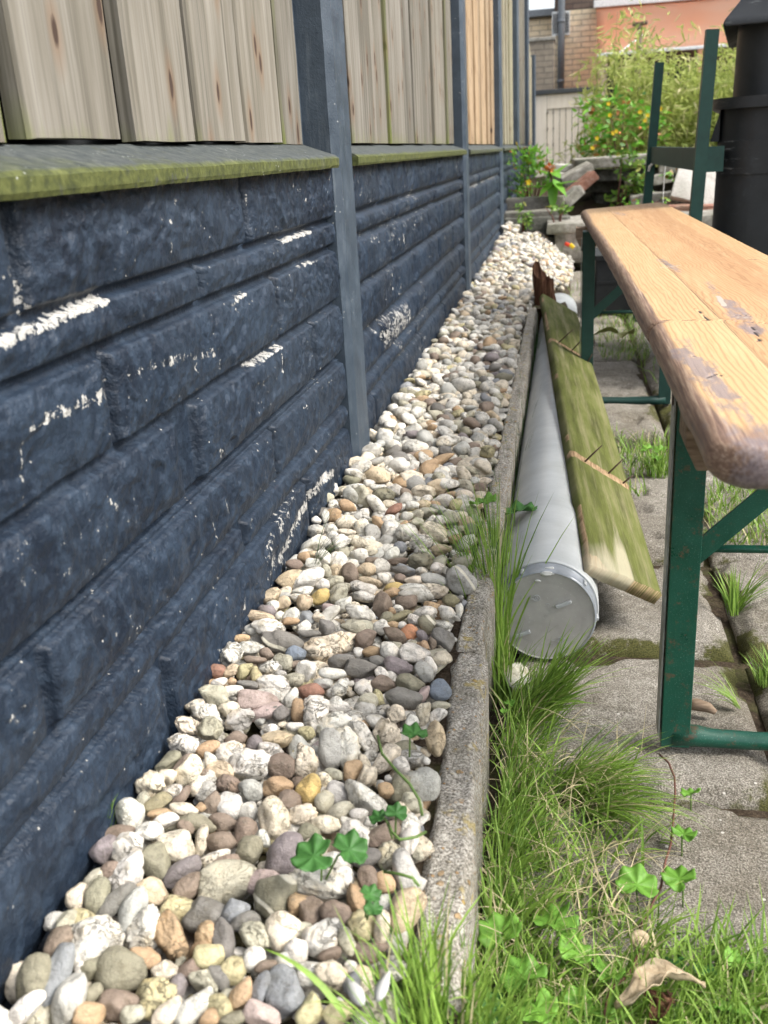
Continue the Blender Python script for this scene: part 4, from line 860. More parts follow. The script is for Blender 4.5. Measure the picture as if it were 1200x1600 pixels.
# ================================================================== beer bench
ZT, TH = .300, .027
bench = thing('bench', 'folding beer bench with worn pine seat and green steel legs', 'bench', (.19, 1.7, GZ))
def seat():
    LX = lambda y: float(np.interp(y, [.5, 1.0, 1.49, 1.93, 2.9], [.0855, .0805, .0715, .0615, .0390]))
    RX = lambda y: .325-.0245*(y-.5)
    ys = np.concatenate([.558+.034*(1-np.cos(np.linspace(0, math.pi/2, 14))), np.linspace(.598, 2.84, 620), 2.845+.04*np.sin(np.linspace(0, math.pi/2, 10))])
    top = np.linspace(0, 1, 84); V = []; at = {k: [] for k in ('u', 'strip', 'worn', 'stain', 'dark', 'lite')}
    def q(x, y): return P(x, y, 2, ZT)[:2]
    stains = [((1135, 470), (1180, 520), .010, .85), ((1105, 440), (1150, 500), .006, .6), ((1030, 405), (1065, 425), .006, .8), ((962, 332), (975, 337), .010, .75), ((1060, 545), (1140, 620), .008, .95), ((1085, 560), (1110, 600), .010, .9), ((1090, 645), (1170, 720), .006, .5), ((1170, 690), (1190, 700), .012, .9)]
    darks = [((1010, 500), (1125, 500), .0011), ((1125, 500), (1200, 505), .0006), ((1085, 482), (1098, 490), .0008), ((1098, 490), (1108, 502), .0008), ((1168, 377+29), (1200, 405), .0022), ((1018, 368), (1032, 367), .002), ((938, 358), (965, 354), .0022), ((1175, 510), (1188, 532), .0010), ((1188, 532), (1180, 533), .001), ((1082, 556), (1108, 556), .0010), ((1103, 590), (1118, 583), .0011), ((1118, 583), (1134, 588), .0011), ((1150, 493), (1162, 491), .0009), ((1162, 491), (1175, 494), .0009), ((1010, 322), (1035, 322), .0015), ((950, 340), (1000, 328), .0011), ((965, 398), (1000, 394), .0012), ((1185, 597), (1200, 597), .001)]
    lites = [((1107, 593), (1130, 593), .0016), ((1152, 496), (1172, 497), .0014), ((1032, 418), (1062, 415), .0022), ((1122, 463), (1132, 478), .003)]
    S_q = [(q(*a), q(*b), r_, s_) for a, b, r_, s_ in stains]; D_q = [(q(*a), q(*b), r_) for a, b, r_ in darks]; L_q = [(q(*a), q(*b), r_) for a, b, r_ in lites]
    rad = .0125
    def prof(n_arc=8):
        "cross-section points: (u across 0..1 or edge offset, z offset)"
    XS = []; YS = []; 
    ncs = None
    for y in ys:
        l, r_ = LX(y), RX(y); e0 = max(0, (.592-y)/.034); e1 = max(0, (y-2.845)/.04)
        ins = .034*(1-math.sqrt(max(0, 1-e0*e0)))+.03*(1-math.sqrt(max(0, 1-e1*e1)))
        ez = max(0, (.568-y)/.010); dz = .011*(1-math.sqrt(max(0, 1-ez*ez)))+(.009*max(0, (y-2.872)/.013)**2)
        l += ins; r_ -= ins; chew = .0022*(float(fbm(y*22, 1.3, 5, 3))-.5)*2; notch = .006*math.exp(-((y-.992)/.006)**2)
        l += chew*.6+notch; pts = []
        for k in range(9):   # left edge arc from bottom to top
            t = -math.pi/2+math.pi*k/8; pts.append((l+rad*.95*(1-math.cos(t)), (ZT-TH/2)+math.copysign(abs(math.sin(t))**.9, t)*(TH/2-dz), 0))
        for u in top[1:-1]: pts.append((l+rad*.95+(r_-l-1.9*rad)*u, ZT-dz, 1))
        for k in range(9):
            t = math.pi/2-math.pi*k/8; pts.append((r_-rad*.95*(1-math.cos(t)), (ZT-TH/2)+math.sin(t)*(TH/2-dz), 0))
        ncs = len(pts)
        for (x, z, tp) in pts: XS.append((x, y, z, l, r_, tp))
    A = np.array(XS); X, Y, Z, Lx, Rx, tp = A.T
    u = (X-Lx)/(Rx-Lx); tilt = (u-.3)*.010*sst(1.2, 2.9, Y)
    dark = np.zeros(len(X)); lite = dark.copy(); stain = dark.copy()
    for a, b, r_ in D_q: dark = np.maximum(dark, 1-sst(r_*.5, r_*1.3, dseg(X+.0012*(fbm(X*90, Y*90, 4)-.5), Y+.006*(fbm(X*60, Y*9, 6)-.5), [a, b])))
    for a, b, r_ in L_q: lite = np.maximum(lite, 1-sst(r_*.5, r_*1.3, dseg(X, Y, [a, b])))
    for a, b, r_, s_ in S_q: stain = np.maximum(stain, s_*(1-sst(r_*.5, r_*1.9, dseg(X, Y, [a, b]))))
    dark *= tp; lite *= tp
    stain = np.maximum(stain, (.62*(1-sst(.10, .26, u+.06*(fbm(X*9, Y*9, 3)-.5)))*sst(.98, .86, Y)*sst(.50, .60, Y)*tp))
    worn = (1-sst(.0, .05+.09*fbm(Y*6, 0*Y, 3), u))*.95+.95*sst(.66, .565, Y)+.25*(1-tp)
    worn = np.where(Z < ZT-.012, np.maximum(worn, .62), worn)
    strip = np.where(u < .30, .0, np.where(u < .56, .5, np.where(u < .80, .9, .25)))
    strip = np.where((u < .30) & (Y > .995), .12, strip)
    dark = np.maximum(dark, .55*(1-sst(.0, .0018, np.abs(u-.30)))*tp)
    Z = Z+tilt+.0007*(fbm(X*30, Y*4, 6)-.5)-.0012*dark-.0008*worn*fbm(X*90, Y*30, 2)
    V = np.stack([X, Y, Z], 1); n = len(ys)
    a = (np.arange(n-1)[:, None]*ncs+np.arange(ncs)[None]).ravel(); b = (np.arange(n-1)[:, None]*ncs+(np.arange(ncs)[None]+1) % ncs).ravel()
    Fq = [tuple(f) for f in np.stack([a, b, b+ncs, a+ncs], 1)]+[tuple(range(ncs))[::-1], tuple((n-1)*ncs+k for k in range(ncs))]
    o = raw('seat', V, Fq, M['seat'], bench, True, {'u': u, 'strip': strip, 'worn': worn, 'stain': stain, 'dark': dark, 'lite': lite})
    bm = bmesh.new(); bm.from_mesh(o.data); bmesh.ops.recalc_face_normals(bm, faces=bm.faces); bm.to_mesh(o.data); bm.free()
seat()
def legset(y, x0, x1, mt, batt, lab=None):
    zt = ZT-TH-.001
    for s, x in ((1, x0), (-1, x1)):
        mb = MB(); z0 = GZ+.004
        poly = [(0, 0), (s*.030, 0), (s*.030, .003), (s*.003, .003), (s*.003, .028), (0, .028)]
        mb.prism(poly, (x, y, z0), (1, 0, 0), (0, 1, 0), (0, 0, 1), zt-z0)
        o = mb.build('leg', M[mt], bench)
        bv = o.modifiers.new('bevel', 'BEVEL'); bv.width = .0008; bv.segments = 2
    MB().box((x0+.0012-.0035, y+.016, .055), (.0018, .026, .40), bev=.0005).build('hinge_strip', M['steel'], bench)
    # foot bar: flattened tube, pinched where it meets the legs
    pts = [(x0+.012, y+.010, GZ+.014), (x0+.04, y+.010, GZ+.014), (x0+.055, y+.010, GZ+.012), ((x0+x1)/2, y+.010, GZ+.011), (x1-.05, y+.010, GZ+.012), (x1-.012, y+.010, GZ+.014)]
    o = MB().tube(pts, [.013, .012, .0105, .010, .0105, .013], 14).build('foot_bar', M[mt], bench, True)
    MB().tube([(x0+.004, y+.012, .0755), (x1-.004, y+.012, .0755)], .0042, 12).build('cross_rod', M[mt], bench, True)
    # flat brace rising to the seat
    a = Vector((x0+.020, y+.0065, .066)); b = Vector((x1-.02, y+.0065, .232)); d = (b-a); L_ = d.length; d.normalize()
    ang = math.atan2(d.z, d.x); MB().box((a+b)/2, (L_, .003, .0215), rot=Matrix.Rotation(-ang, 3, 'Y'), bev=.0007).build('brace', M[mt], bench)
    MB().box(((x0+x1)/2, y+.01, ZT-TH-.004), (x1-x0, .05, .006), bev=.001).build('mounting_plate', M[mt], bench)
    MB().tube([(x0-.004, y+.014, .232), (x0+.006, y+.014, .232)], .007, 10).build('rivet', M['nail'], bench)
    if batt:
        yb = batt; poly = [(x0-.0155, zt), (x0-.0155, zt-.026), (x0-.006, zt-.046), (x1+.006, zt-.046), (x1+.0155, zt-.026), (x1+.0155, zt)]
        o = MB().prism(poly, (0, yb, 0), (1, 0, 0), (0, 0, 1), (0, 1, 0), .045).build('batten', M['batten'], bench)
        bv = o.modifiers.new('bevel', 'BEVEL'); bv.width = .0012; bv.segments = 2
legset(.937, .1075, .312, 'green', .742)
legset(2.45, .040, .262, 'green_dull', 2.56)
# ================================================================== green frame behind the bench
fr = thing('steel_frame', 'dark green steel frame, two upright posts joined by a flat rail', 'metal frame', (.29, 3.2, GZ))
def angpost(xb, xt, y, zt, name='upright'):
    d = Vector((xt-xb, 0, zt-GZ)); L_ = d.length; d.normalize(); u = d.cross(Vector((0, -1, 0))).normalized()
    poly = [(0, 0), (.030, 0), (.030, .003), (.003, .003), (.003, .030), (0, .030)]
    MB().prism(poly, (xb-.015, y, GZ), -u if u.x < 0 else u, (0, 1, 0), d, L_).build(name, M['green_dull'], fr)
angpost(.262, .307, 3.7, .714); angpost(.308, .340, 2.65, .708)
def rail(a, b, h):
    a = Vector(a); b = Vector(b); d = (b-a); L_ = d.length; d.normalize(); n_ = Vector((0, 0, 1)).cross(d)
    poly = [(-.012, -h/2), (.012, -h/2), (.012, -h/2+.003), (-.009, -h/2+.003), (-.009, h/2-.003), (.012, h/2-.003), (.012, h/2), (-.012, h/2)]
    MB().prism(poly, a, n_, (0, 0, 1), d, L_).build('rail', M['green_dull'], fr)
rail((.300, 3.72, .418), (.338, 2.68, .415), .055); rail((.345, 2.672, .415), (.384, 2.672, .415), .06)
# cord
q = lambda x, y, Y=3.66: tuple(P(x, y, 1, Y))
cd = MB().tube([q(1021, 236), q(1026, 233), q(1029, 240), q(1026, 246), q(1022, 243), q(1021, 236)], .0017, 7)
cd.tube([q(1016, 257), q(1024, 252), q(1034, 249), q(1039, 250), q(1040, 256), q(1038, 272), q(1037, 290), q(1036, 310), q(1035, 330)], .0019, 7)
cd.tube([q(1013, 268), q(1015, 260), q(1018, 257), q(1024, 253)], [.0035, .005, .004, .002], 7)
tag(cd.build('cord', M['white'], None, True), 'thin white cord knotted around the green upright and hanging down', 'cord')
# ================================================================== black compost bin
bin_ = thing('compost_bin', 'tall weathered black plastic compost bin behind the bench, upper section with overhanging lid', 'compost bin', (.373, 2.70, GZ))
def tbox(name, x0, x1, y0, y1, z0, z1, tin, bev, par, sc=0.1):
    "box tapering by tin towards the bottom, gridded so that scuffs have somewhere to sit"
    mb = MB(); nz = 24; pts = []; 
    cs = []
    for (cx_, cy_, a0) in ((x0+bev, y0+bev, 180), (x1-bev, y0+bev, 270), (x1-bev, y1-bev, 0), (x0+bev, y1-bev, 90)):
        for k in range(11): t = R(a0+90*k/10); cs.append((cx_+bev*math.cos(t), cy_+bev*math.sin(t)))
    n = len(cs); V = []; mx, my = (x0+x1)/2, (y0+y1)/2
    for j in range(nz):
        z = z0+(z1-z0)*j/(nz-1); s = 1-tin*(1-j/(nz-1))
        for (x, y) in cs: V.append((mx+(x-mx)*s, my+(y-my)*s, z))
    Fc = [tuple(range(n))[::-1], tuple((nz-1)*n+k for k in range(n))]
    for j in range(nz-1):
        for k in range(n): Fc.append((j*n+k, j*n+(k+1) % n, (j+1)*n+(k+1) % n, (j+1)*n+k))
    sc_ = [sc if not callable(sc) else sc(v[2]) for v in V]
    o = raw(name, V, Fc, M['black'], par, True, {'scuff': sc_}); o.data.set_sharp_from_angle(angle=R(35))
    return o
low = tbox('lower_body', .373, 1.03, 2.70, 3.34, GZ, .533, -.035, .09, bin_, lambda z: .1+.8*float(sst(.05, .01, abs(z-.41))))
tbox('moulded_band', .370, 1.035, 2.694, 3.346, .375, .455, 0, .09, bin_, .75)
tbox('rim', .353, 1.05, 2.68, 3.36, .530, .556, 0, .095, bin_, .35)
up = tbox('upper_body', .405, .99, 2.735, 3.30, .556, .97, -.02, .08, bin_, .15)
tbox('moulded_rib', .425, .97, 2.727, 3.31, .615, .622, 0, .08, bin_, .1)
MB().prism([(0, 0), (.022, .0), (.022, .075)], (.352, 2.75, .455), (1, 0, 0), (0, 0, 1), (0, 1, 0), .12).build('lift_handle', M['black'], bin_)
bin_.children[-1].data.attributes.new('scuff', 'FLOAT', 'POINT')
# lid: skirt and hipped slopes
x0, x1, y0, y1 = .368, 1.03, 2.69, 3.36
V = [(x0, y0, .712), (x1, y0, .712), (x1, y1, .712), (x0, y1, .712), (x0+.002, y0+.002, .728), (x1-.002, y0+.002, .728), (x1-.002, y1-.002, .728), (x0+.002, y1-.002, .728), (x0+.07, y0+.07, .815), (x1-.07, y0+.07, .815), (x1-.07, y1-.07, .815), (x0+.07, y1-.07, .815), (x0+.13, y0+.13, .86), (x1-.13, y0+.13, .86), (x1-.13, y1-.13, .86), (x0+.13, y1-.13, .86), (x0+.04, y0+.04, .735), (x1-.04, y0+.04, .735), (x1-.04, y1-.04, .735), (x0+.04, y1-.04, .735)]
Fc = []
for a, b in ((0, 4), (4, 8), (8, 12), (16, 0)):
    for k in range(4): Fc.append((a+k, a+(k+1) % 4, b+(k+1) % 4, b+k))
Fc.append((12, 13, 14, 15))
up.data.update()
o = raw('lid', V, Fc, M['black'], bin_, False, {'scuff': [.5]*len(V)}); bv = o.modifiers.new('bevel', 'BEVEL'); bv.width = .006; bv.segments = 3
bin_.rotation_euler.z = -R(9.5)
# dark crate under the bench
cr_ = thing('crate', 'dark plastic crate on the slabs beyond the bench legs', 'crate', (.26, 4.05, GZ))
tbox('crate_body', .112, .45, 3.9, 4.2, GZ, .045, -.03, .012, cr_, .2); tbox('crate_rim', .107, .456, 3.894, 4.206, .045, .062, 0, .012, cr_, .3); tbox('crate_ridge', .109, .453, 3.896, 4.204, -.045, -.035, 0, .012, cr_, .3)
# rotten stump at the end of the edging
U, Fq = ICO[4]
st_ = MB(); V = []
for k in range(26):
    t = 2*math.pi*k/26; 
nz = 14; n = 26; V = []; Fc = []
for j in range(nz):
    f = j/(nz-1)
    for k in range(n):
        t = 2*math.pi*k/n; hgt = .045+.055*max(0, math.cos(t-2.6))**1.5+.014*random.random(); r_ = .036*(1-.15*f)*(1+.45*(vn(k*1.1, f*2, 3)-.5))
        V.append((-.066+r_*1.05*math.cos(t)-.006*f, 3.36+r_*.9*math.sin(t), -.10+(.10+hgt)*f if j else -.12))
for j in range(nz-1):
    for k in range(n): Fc.append((j*n+k, j*n+(k+1) % n, (j+1)*n+(k+1) % n, (j+1)*n+k))
k = len(V); V.append((-.064, 3.36, -.03)); Fc += [((nz-1)*n+i, (nz-1)*n+(i+1) % n, k) for i in range(n)]
tag(raw('wooden_stump', V, Fc, M['rotten'], None, False), 'rotten reddish brown wooden stump at the far end of the edging', 'stump')
# loose stone, wood stub, dry leaf, snail shell, toy scrap
def stoneobj(name, px, z, s, mat, label, cat, seed, lv=4, rz=0, ang=1):
    c = P(px[0], px[1], 2, z); U, Fq = shape(lv, seed, ang, .6); U = U@np.array(Matrix.Rotation(rz, 3, 'Z')).T
    o = raw(name, U*s, Fq, M[mat], None, True); o.location = c; return tag(o, label, cat)
stoneobj('stone', (803, 1062), -.145, (.020, .027, .020), 'quartz', 'pale yellowish quartz stone in the grass below the pipe cap', 'stone', 31)
stoneobj('stone', (678+282, 1378), -.152, (.011, .012, .007), 'slabstone', 'small grey-green stone on the slab beside the red creeping stem', 'stone', 37)
c = P(1095, 1104, 2, GZ+.008); 
o = MB().tube([(-.016, .003, 0), (-.005, .001, .002), (.008, -.003, .001), (.016, -.007, -.003)], [.006, .0075, .006, .003], 10).build('twig_stub', M['batten'], None, True); o.location = c; tag(o, 'short brown stub of wood lying behind the near green bench leg', 'twig')
U, Fq = ICO[3]
sh = MB(); pts = []; rr = []
for k in range(40): t = k*.42; r_ = .0065*math.exp(-.055*k); pts.append((r_*math.cos(t), r_*math.sin(t), .0012*k*.13)); rr.append(.0042*math.exp(-.05*k))
o = sh.tube(pts, rr, 10).build('snail_shell', M['dryleaf'], None, True); o.location = P(997, 1470, 2, GZ+.022); o.rotation_euler = (R(50), R(10), 0); tag(o, 'small brown snail shell caught in the front grass', 'snail shell')
c = P(889, 383, 2, -.02)
tc = thing('toy_scrap', 'small scrap of red and yellow plastic on the far gravel', 'litter', tuple(c)); 
MB().box(c+np.array([-.008, 0, .004]), (.03, .03, .018), rot=Matrix.Rotation(.5, 3, 'Y'), bev=.005).build('red_piece', M['red'], tc); MB().box(c+np.array([.015, -.012, -.004]), (.028, .03, .018), rot=Matrix.Rotation(.8, 3, 'Y'), bev=.005).build('yellow_piece', M['yellow'], tc)
def curled(name, px, z, L_, W_, rz, mat, label, roll=1.2, seed=3):
    n, m_ = 36, 18; V = []
    for i in range(n):
        s = i/(n-1); w_ = W_*(math.sin(math.pi*min(1, s*1.02+.01))**.55)*(1+.12*vn(s*7, seed)); a0 = roll*(1+.5*math.sin(s*5+seed))
        for j in range(m_):
            t = (j/(m_-1)-.5)*2; an = t*a0; rr_ = w_/a0/1.1
            V.append(((s-.5)*L_, rr_*math.sin(an)+.004*math.sin(s*9+seed), rr_*(1-math.cos(an))+.006*vn(s*9, t*3, seed)+.012*math.sin(s*3.1)))
    Fc = [(i*m_+j, i*m_+j+1, (i+1)*m_+j+1, (i+1)*m_+j) for i in range(n-1) for j in range(m_-1)]
    o = raw(name, V, Fc, M[mat], None, True, {'k': [.5]*len(V)}); o.location = P(px[0], px[1], 2, z); o.rotation_euler = (R(-20), 0, rz)
    md = o.modifiers.new('thick', 'SOLIDIFY'); md.thickness = .0006; return tag(o, label, 'dead leaf')
curled('dead_leaf', (1032, 1562), GZ+.03, .072, .016, R(24), 'dryleaf', 'large curled beige dead leaf lying on the front grass', 1.3, 3)
curled('dead_leaf', (1040, 1588), GZ+.018, .03, .012, R(70), 'rotten', 'small dark brown dead leaf tucked under the beige curled one', 1.1, 8)
curled('dead_leaf', (948, 525), GZ+.03, .09, .026, R(8), 'vineleaf', 'pale green fallen leaf under the bench, the left and longer one of two', .7, 5)
curled('dead_leaf', (981, 527), GZ+.035, .075, .032, R(60), 'vineleaf', 'pale green fallen leaf under the bench, upright right-hand one of two', .8, 9)
# ================================================================== house, gate and awning at the end of the yard
def quad_up(o): return o
YH = 13.5
house = thing('brick_house', 'yellow brick house wall at the far end of the yard with a grey downpipe', 'house', (.9, YH, GZ))
def wallbox(name, x0, x1, y0, y1, z0, z1, mat, par):
    o = MB().box(((x0+x1)/2, (y0+y1)/2, (z0+z1)/2), (x1-x0, y1-y0, z1-z0), bev=.004).build(name, M[mat], par); return o
pw = lambda x, y, Y: P(x, y, 1, Y)
wallbox('wall', -.165, .42, YH, YH+.3, GZ, 2.02, 'brick', house)
wallbox('wall', .42, 5.2, YH+.05, YH+.35, GZ, .75, 'brick', house); wallbox('wall', .42, 5.2, YH+.05, YH+.35, 1.75, 2.02, 'brick', house)
wallbox('upper_wall', -.165, 5.2, YH-.004, YH+.3, 2.02, 4.6, 'brick_dark', house)
wallbox('wall', 5.2, 6.5, YH, YH+.3, GZ, 2.02, 'brick', house)
wf = MB(); wf.box((2.8, YH+.02, .765), (4.7, .1, .06)); wf.box((2.8, YH+.02, 1.72), (4.7, .1, .06))
for x in (.45, 1.6, 2.8, 4.0, 5.15): wf.box((x, YH+.02, 1.24), (.07, .1, .9))
win = wf.build('window_frame', M['white'], house)
MB().box((2.8, YH+.06, 1.24), (4.66, .02, .92)).build('glass_pane', M['glass'], win)
MB().box((2.5, YH-.15, 4.65), (6.2, 1.2, .15)).build('roof_edge', M['roofdark'], house)
MB().tube([(-.082, YH-.06, .9), (-.078, YH-.06, 2.0), (-.072, YH-.06, 4.5)], .042, 16).build('downpipe', M['pvcgrey'], house, True)
for z in (1.22, 1.9, 2.6): MB().tube([(-.081, YH-.06, z-.02), (-.081, YH-.06, z+.02)], .048, 16).build('pipe_bracket', M['pvcgrey'], house, True)
v_ = MB(); v_.box((-.085, YH-.012, 1.88), (.22, .02, .27)); vg = v_.build('vent_grille', M['white'], house)
s_ = MB(); [s_.box((-.085+d, YH-.026, 1.88), (.012, .012, .22)) for d in np.linspace(-.09, .09, 9)]; s_.build('slats', M['darkslit'], vg)
ann = thing('brick_outbuilding', 'low pale brick outbuilding with a flat concrete roof edge left of the house', 'outbuilding', (-.35, YH+.6, GZ))
wallbox('wall', -1.6, -.175, YH+.2, YH+.7, GZ, 1.98, 'brick', ann); MB().box((-.9, YH+.4, 2.03), (1.5, .62, .08), bev=.01).build('roof_slab', M['pvcgrey'], ann)
gw = thing('brick_pier', 'grey-brown brick pier standing between fence end and house', 'brick pier', (-.27, 12.8, GZ))
wallbox('pier', -.62, -.155, 12.6, 13.0, GZ, 1.62, 'brick_grey', gw); MB().box((-.39, 12.8, 1.64), (.5, .44, .04), bev=.008).build('coping', M['slabstone'], gw)
aw = thing('awning', 'sunlit peach orange awning with white cassette above the far window', 'awning', (2.2, YH-.6, 1.5))
AY0, AY1 = YH-.12, YH-1.3
a0 = .335
V = []; nx, ny = 40, 10
for j in range(ny):
    f = j/(ny-1)
    for i in range(nx):
        x = a0+(4.4-a0)*i/(nx-1); V.append((x, AY0+(AY1-AY0)*f, 2.02-(.02+.60*f)-.02*math.sin(f*math.pi)))
Fc = [(j*nx+i, j*nx+i+1, (j+1)*nx+i+1, (j+1)*nx+i) for j in range(ny-1) for i in range(nx-1)]
o = raw('fabric', V, Fc, M['awning'], aw, True); md = o.modifiers.new('t', 'SOLIDIFY'); md.thickness = .002
MB().box(((a0+4.4)/2, AY0+.02, 2.045), (4.4-a0+.06, .13, .085), bev=.012).build('cassette', M['white'], aw)
MB().box(((a0+4.4)/2, AY1, 1.395), (4.4-a0+.02, .03, .035), bev=.006).build('front_bar', M['white'], aw)
for x in (a0+.25, 4.1): MB().tube([(x, AY0, 1.98), (x+.35, (AY0+AY1)/2, 1.66), (x, AY1, 1.41)], .014, 8).build('folding_arm', M['white'], aw, True)
# low beige gate closing the end of the fence
YG = 11.32
gate = thing('wooden_gate', 'low beige plank gate with dark top rail beyond the fence end', 'gate', (-.05, YG, GZ))
gx0, gx1 = -.335, .36
MB().box(((gx0+gx1)/2, YG, 1.005), (gx1-gx0+.05, .09, .045), bev=.006).build('top_rail', M['roofdark'], gate)
fb = MB(); fb.box((gx0+.06, YG, .42), (.12, .04, 1.12), bev=.003); fb.box((gx1-.07, YG, .42), (.14, .04, 1.12), bev=.003); fb.box(((gx0+gx1)/2, YG+.002, .91), (gx1-gx0-.25, .036, .145), bev=.003)
fb.build('gate_frame', M['beige'], gate)
for k in range(7):
    xx = gx0+.125+.0655*(k+.5); MB().box((xx, YG+.008, .34), (.0595, .022, .99), bev=.004).build('plank', M['beige'], gate)
MB().box(((gx0+gx1)/2, YG+.03, .34), (gx1-gx0-.2, .01, .99)).build('gap_backing', M['darkslit'], gate)
o = MB()
for x in (gx0+.13, gx0+.19):
    for z in np.linspace(.0, .8, 6): o.box((x, YG-.022, z), (.012, .006, .02))
o.build('hinge_bolts', M['darkslit'], gate)
# brown T-shaped line post
tp = thing('line_post', 'slim brown T-shaped washing line post rising out of the bamboo', 'post', (.68, 9.6, GZ))
a = P(1000, 200, 1, 9.6); b = P(1000, 37, 1, 9.6); MB().tube([(b[0], 9.6, GZ), tuple(b)], .024, 12).build('pole', M['rustbrown'], tp, True)
MB().box((b[0], 9.6, b[2]), (.125, .05, .03), rot=Matrix.Rotation(R(-3), 3, 'Y'), bev=.008).build('crossbar', M['rustbrown'], tp)
# ------------------------------------------------------------------ tumbled wall and steps
def rock(px, Y, size, rot, mat, label, cat='stone slab', rough=.006, nm='stone_slab', grp=None):
    c = P(px[0], px[1], 1, Y); mb = MB(); mb.box((0, 0, 0), size, bev=min(size)*.12, seg=2)
    bm = bmesh.new(); bmesh.ops.create_cube(bm, size=1)
    for v in bm.verts: v.co = Vector((v.co.x*size[0], v.co.y*size[1], v.co.z*size[2]))
    bmesh.ops.bevel(bm, geom=bm.edges[:], offset=min(size)*.14, segments=2, profile=.6, affect='EDGES')
    bmesh.ops.subdivide_edges(bm, edges=bm.edges[:], cuts=3, use_grid_fill=True)
    s = random.random()*50
    for v in bm.verts:
        n_ = float(vn(v.co.x*22+s, v.co.z*22+v.co.y*13, 3))+float(vn(v.co.y*25+s, v.co.x*9, 7))-1; v.co *= 1+n_*.06; v.co += Vector((n_, -n_, n_))*rough
    me = bpy.data.meshes.new(nm); bm.to_mesh(me); bm.free(); o = bpy.data.objects.new(nm, me); C.objects.link(o); me.materials.append(M[mat])
    me.polygons.foreach_set('use_smooth', np.ones(len(me.polygons), dtype=bool))
    o.location = c; o.rotation_euler = [R(a_) for a_ in rot]; return tag(o, label, cat, grp)
G_ = 'stones of the tumbled garden wall'
rock((988, 250), 6.75, (.74, .32, .062), (0, -1, 2), 'slabstone', 'long pale coping stone lying on top of the tumbled garden wall', grp=G_)
rock((990, 272), 6.8, (.66, .26, .07), (0, 1, 0), 'darkstone', 'dark mossy block directly under the long pale coping stone', grp=G_)
rock((1072, 262), 6.5, (.32, .25, .06), (0, 3, -4), 'slabstone', 'grey slab under the right end of the coping, behind the green rail', grp=G_)
rock((1013, 283), 6.4, (.26, .2, .055), (0, -8, 5), 'slabstone', 'light grey slab tilted slightly, just left of the white cord', grp=G_)
rock((1020, 313), 6.2, (.27, .2, .085), (0, -2, 0), 'slabstone', 'squared grey block low in the wall behind the bench end', grp=G_)
rock((930, 288), 6.9, (.2, .2, .10), (0, 4, 10), 'darkstone', 'dark rounded stone at the left end of the tumbled wall', grp=G_)
rock((965, 300), 7.0, (.34, .2, .2), (0, 0, 10), 'darkstone', 'large dark stone behind the leafy climber in the wall', grp=G_)
rock((1050, 300), 6.9, (.42, .2, .22), (0, 0, -6), 'darkstone', 'large dark stone behind the hanging white cord', grp=G_)
rock((1094, 293), 6.0, (.30, .045, .21), (-32, 16, 0), 'palestone', 'white concrete slab leaning between green upright and black bin', rough=.002, grp=G_)
rock((1118, 262), 6.2, (.16, .1, .06), (0, 12, 0), 'palestone', 'small white block wedged above the leaning slab beside the bin', rough=.002, grp=G_)
rock((1075, 327), 5.9, (.28, .15, .05), (0, 2, 0), 'redbrick', 'dark red brick lying flat above the bench edge', 'brick', .003, 'brick', grp=G_)
rock((1112, 333), 5.7, (.28, .16, .035), (0, -4, 3), 'redbrick', 'thin reddish brick strip beside the black bin', 'brick', .003, 'brick', grp=G_)
rock((1108, 350), 5.5, (.30, .3, .12), (0, 0, 0), 'slabstone', 'grey concrete block under the red brick strip beside the bin', grp=G_)
rock((905, 292), 6.3, (.22, .10, .062), (0, -36, 18), 'redbrick', 'brick end standing tilted against the others in the rubble heap', 'brick', .003, 'brick', grp='bricks in the rubble heap')
rock((893, 307), 6.2, (.13, .10, .062), (0, -38, 20), 'slabstone', 'grey half brick lying tilted in front of the rubble heap', 'brick', .003, 'brick', grp='bricks in the rubble heap')
rock((900, 272), 6.5, (.20, .10, .062), (10, -24, 10), 'slabstone', 'grey brick on the upper left of the rubble heap', 'brick', .003, 'brick', grp='bricks in the rubble heap')
rock((884, 263), 6.8, (.18, .14, .05), (0, 4, 0), 'palestone', 'flat whitish stone between the big-leaved plant and the coping', grp=G_)
rock((876, 280), 6.9, (.2, .14, .08), (0, 10, 0), 'palestone', 'whitish tumbled stone behind the big-leaved plant', grp=G_)
rock((898, 350), 5.62, (.30, .62, .05), (0, 0, 1), 'slabstone', 'flat grey paving stone on top of the concrete block left of the bench end', rough=.003, grp=G_)
rock((900, 376), 5.55, (.235, .5, .19), (0, 0, 1), 'slabstone', 'upright grey concrete block at the foot of the rubble heap', rough=.004, grp=G_)
rock((836, 318), 6.0, (.34, .12, .075), (0, 0, 0), 'greytimber', 'grey timber sleeper, back step of the planting bed', 'timber', .003, 'timber_sleeper')
rock((836, 336), 5.75, (.36, .18, .05), (0, 0, 0), 'greytimber', 'grey timber board lying on the front sleeper step', 'timber', .003, 'timber_sleeper')
rock((838, 362), 5.68, (.36, .12, .16), (0, 0, 0), 'darkstone', 'dark mossy front block of the step behind the gravel', 'stone slab', .004)
# rubble heap soil so nothing floats
xs_ = np.linspace(-.36, 1.5, 70); ys_ = np.linspace(5.55, 9.5, 60)
V, Fc = gridmesh(xs_, ys_, lambda X, Y: GZ-.02+(.20*sst(5.7, 6.6, Y)+.14*sst(6.6, 7.3, Y))*(.8+.5*fbm(X*4, Y*4, 6)))
tag(raw('raised_bed_soil', V, Fc, M['soil'], None, True), kind='structure')
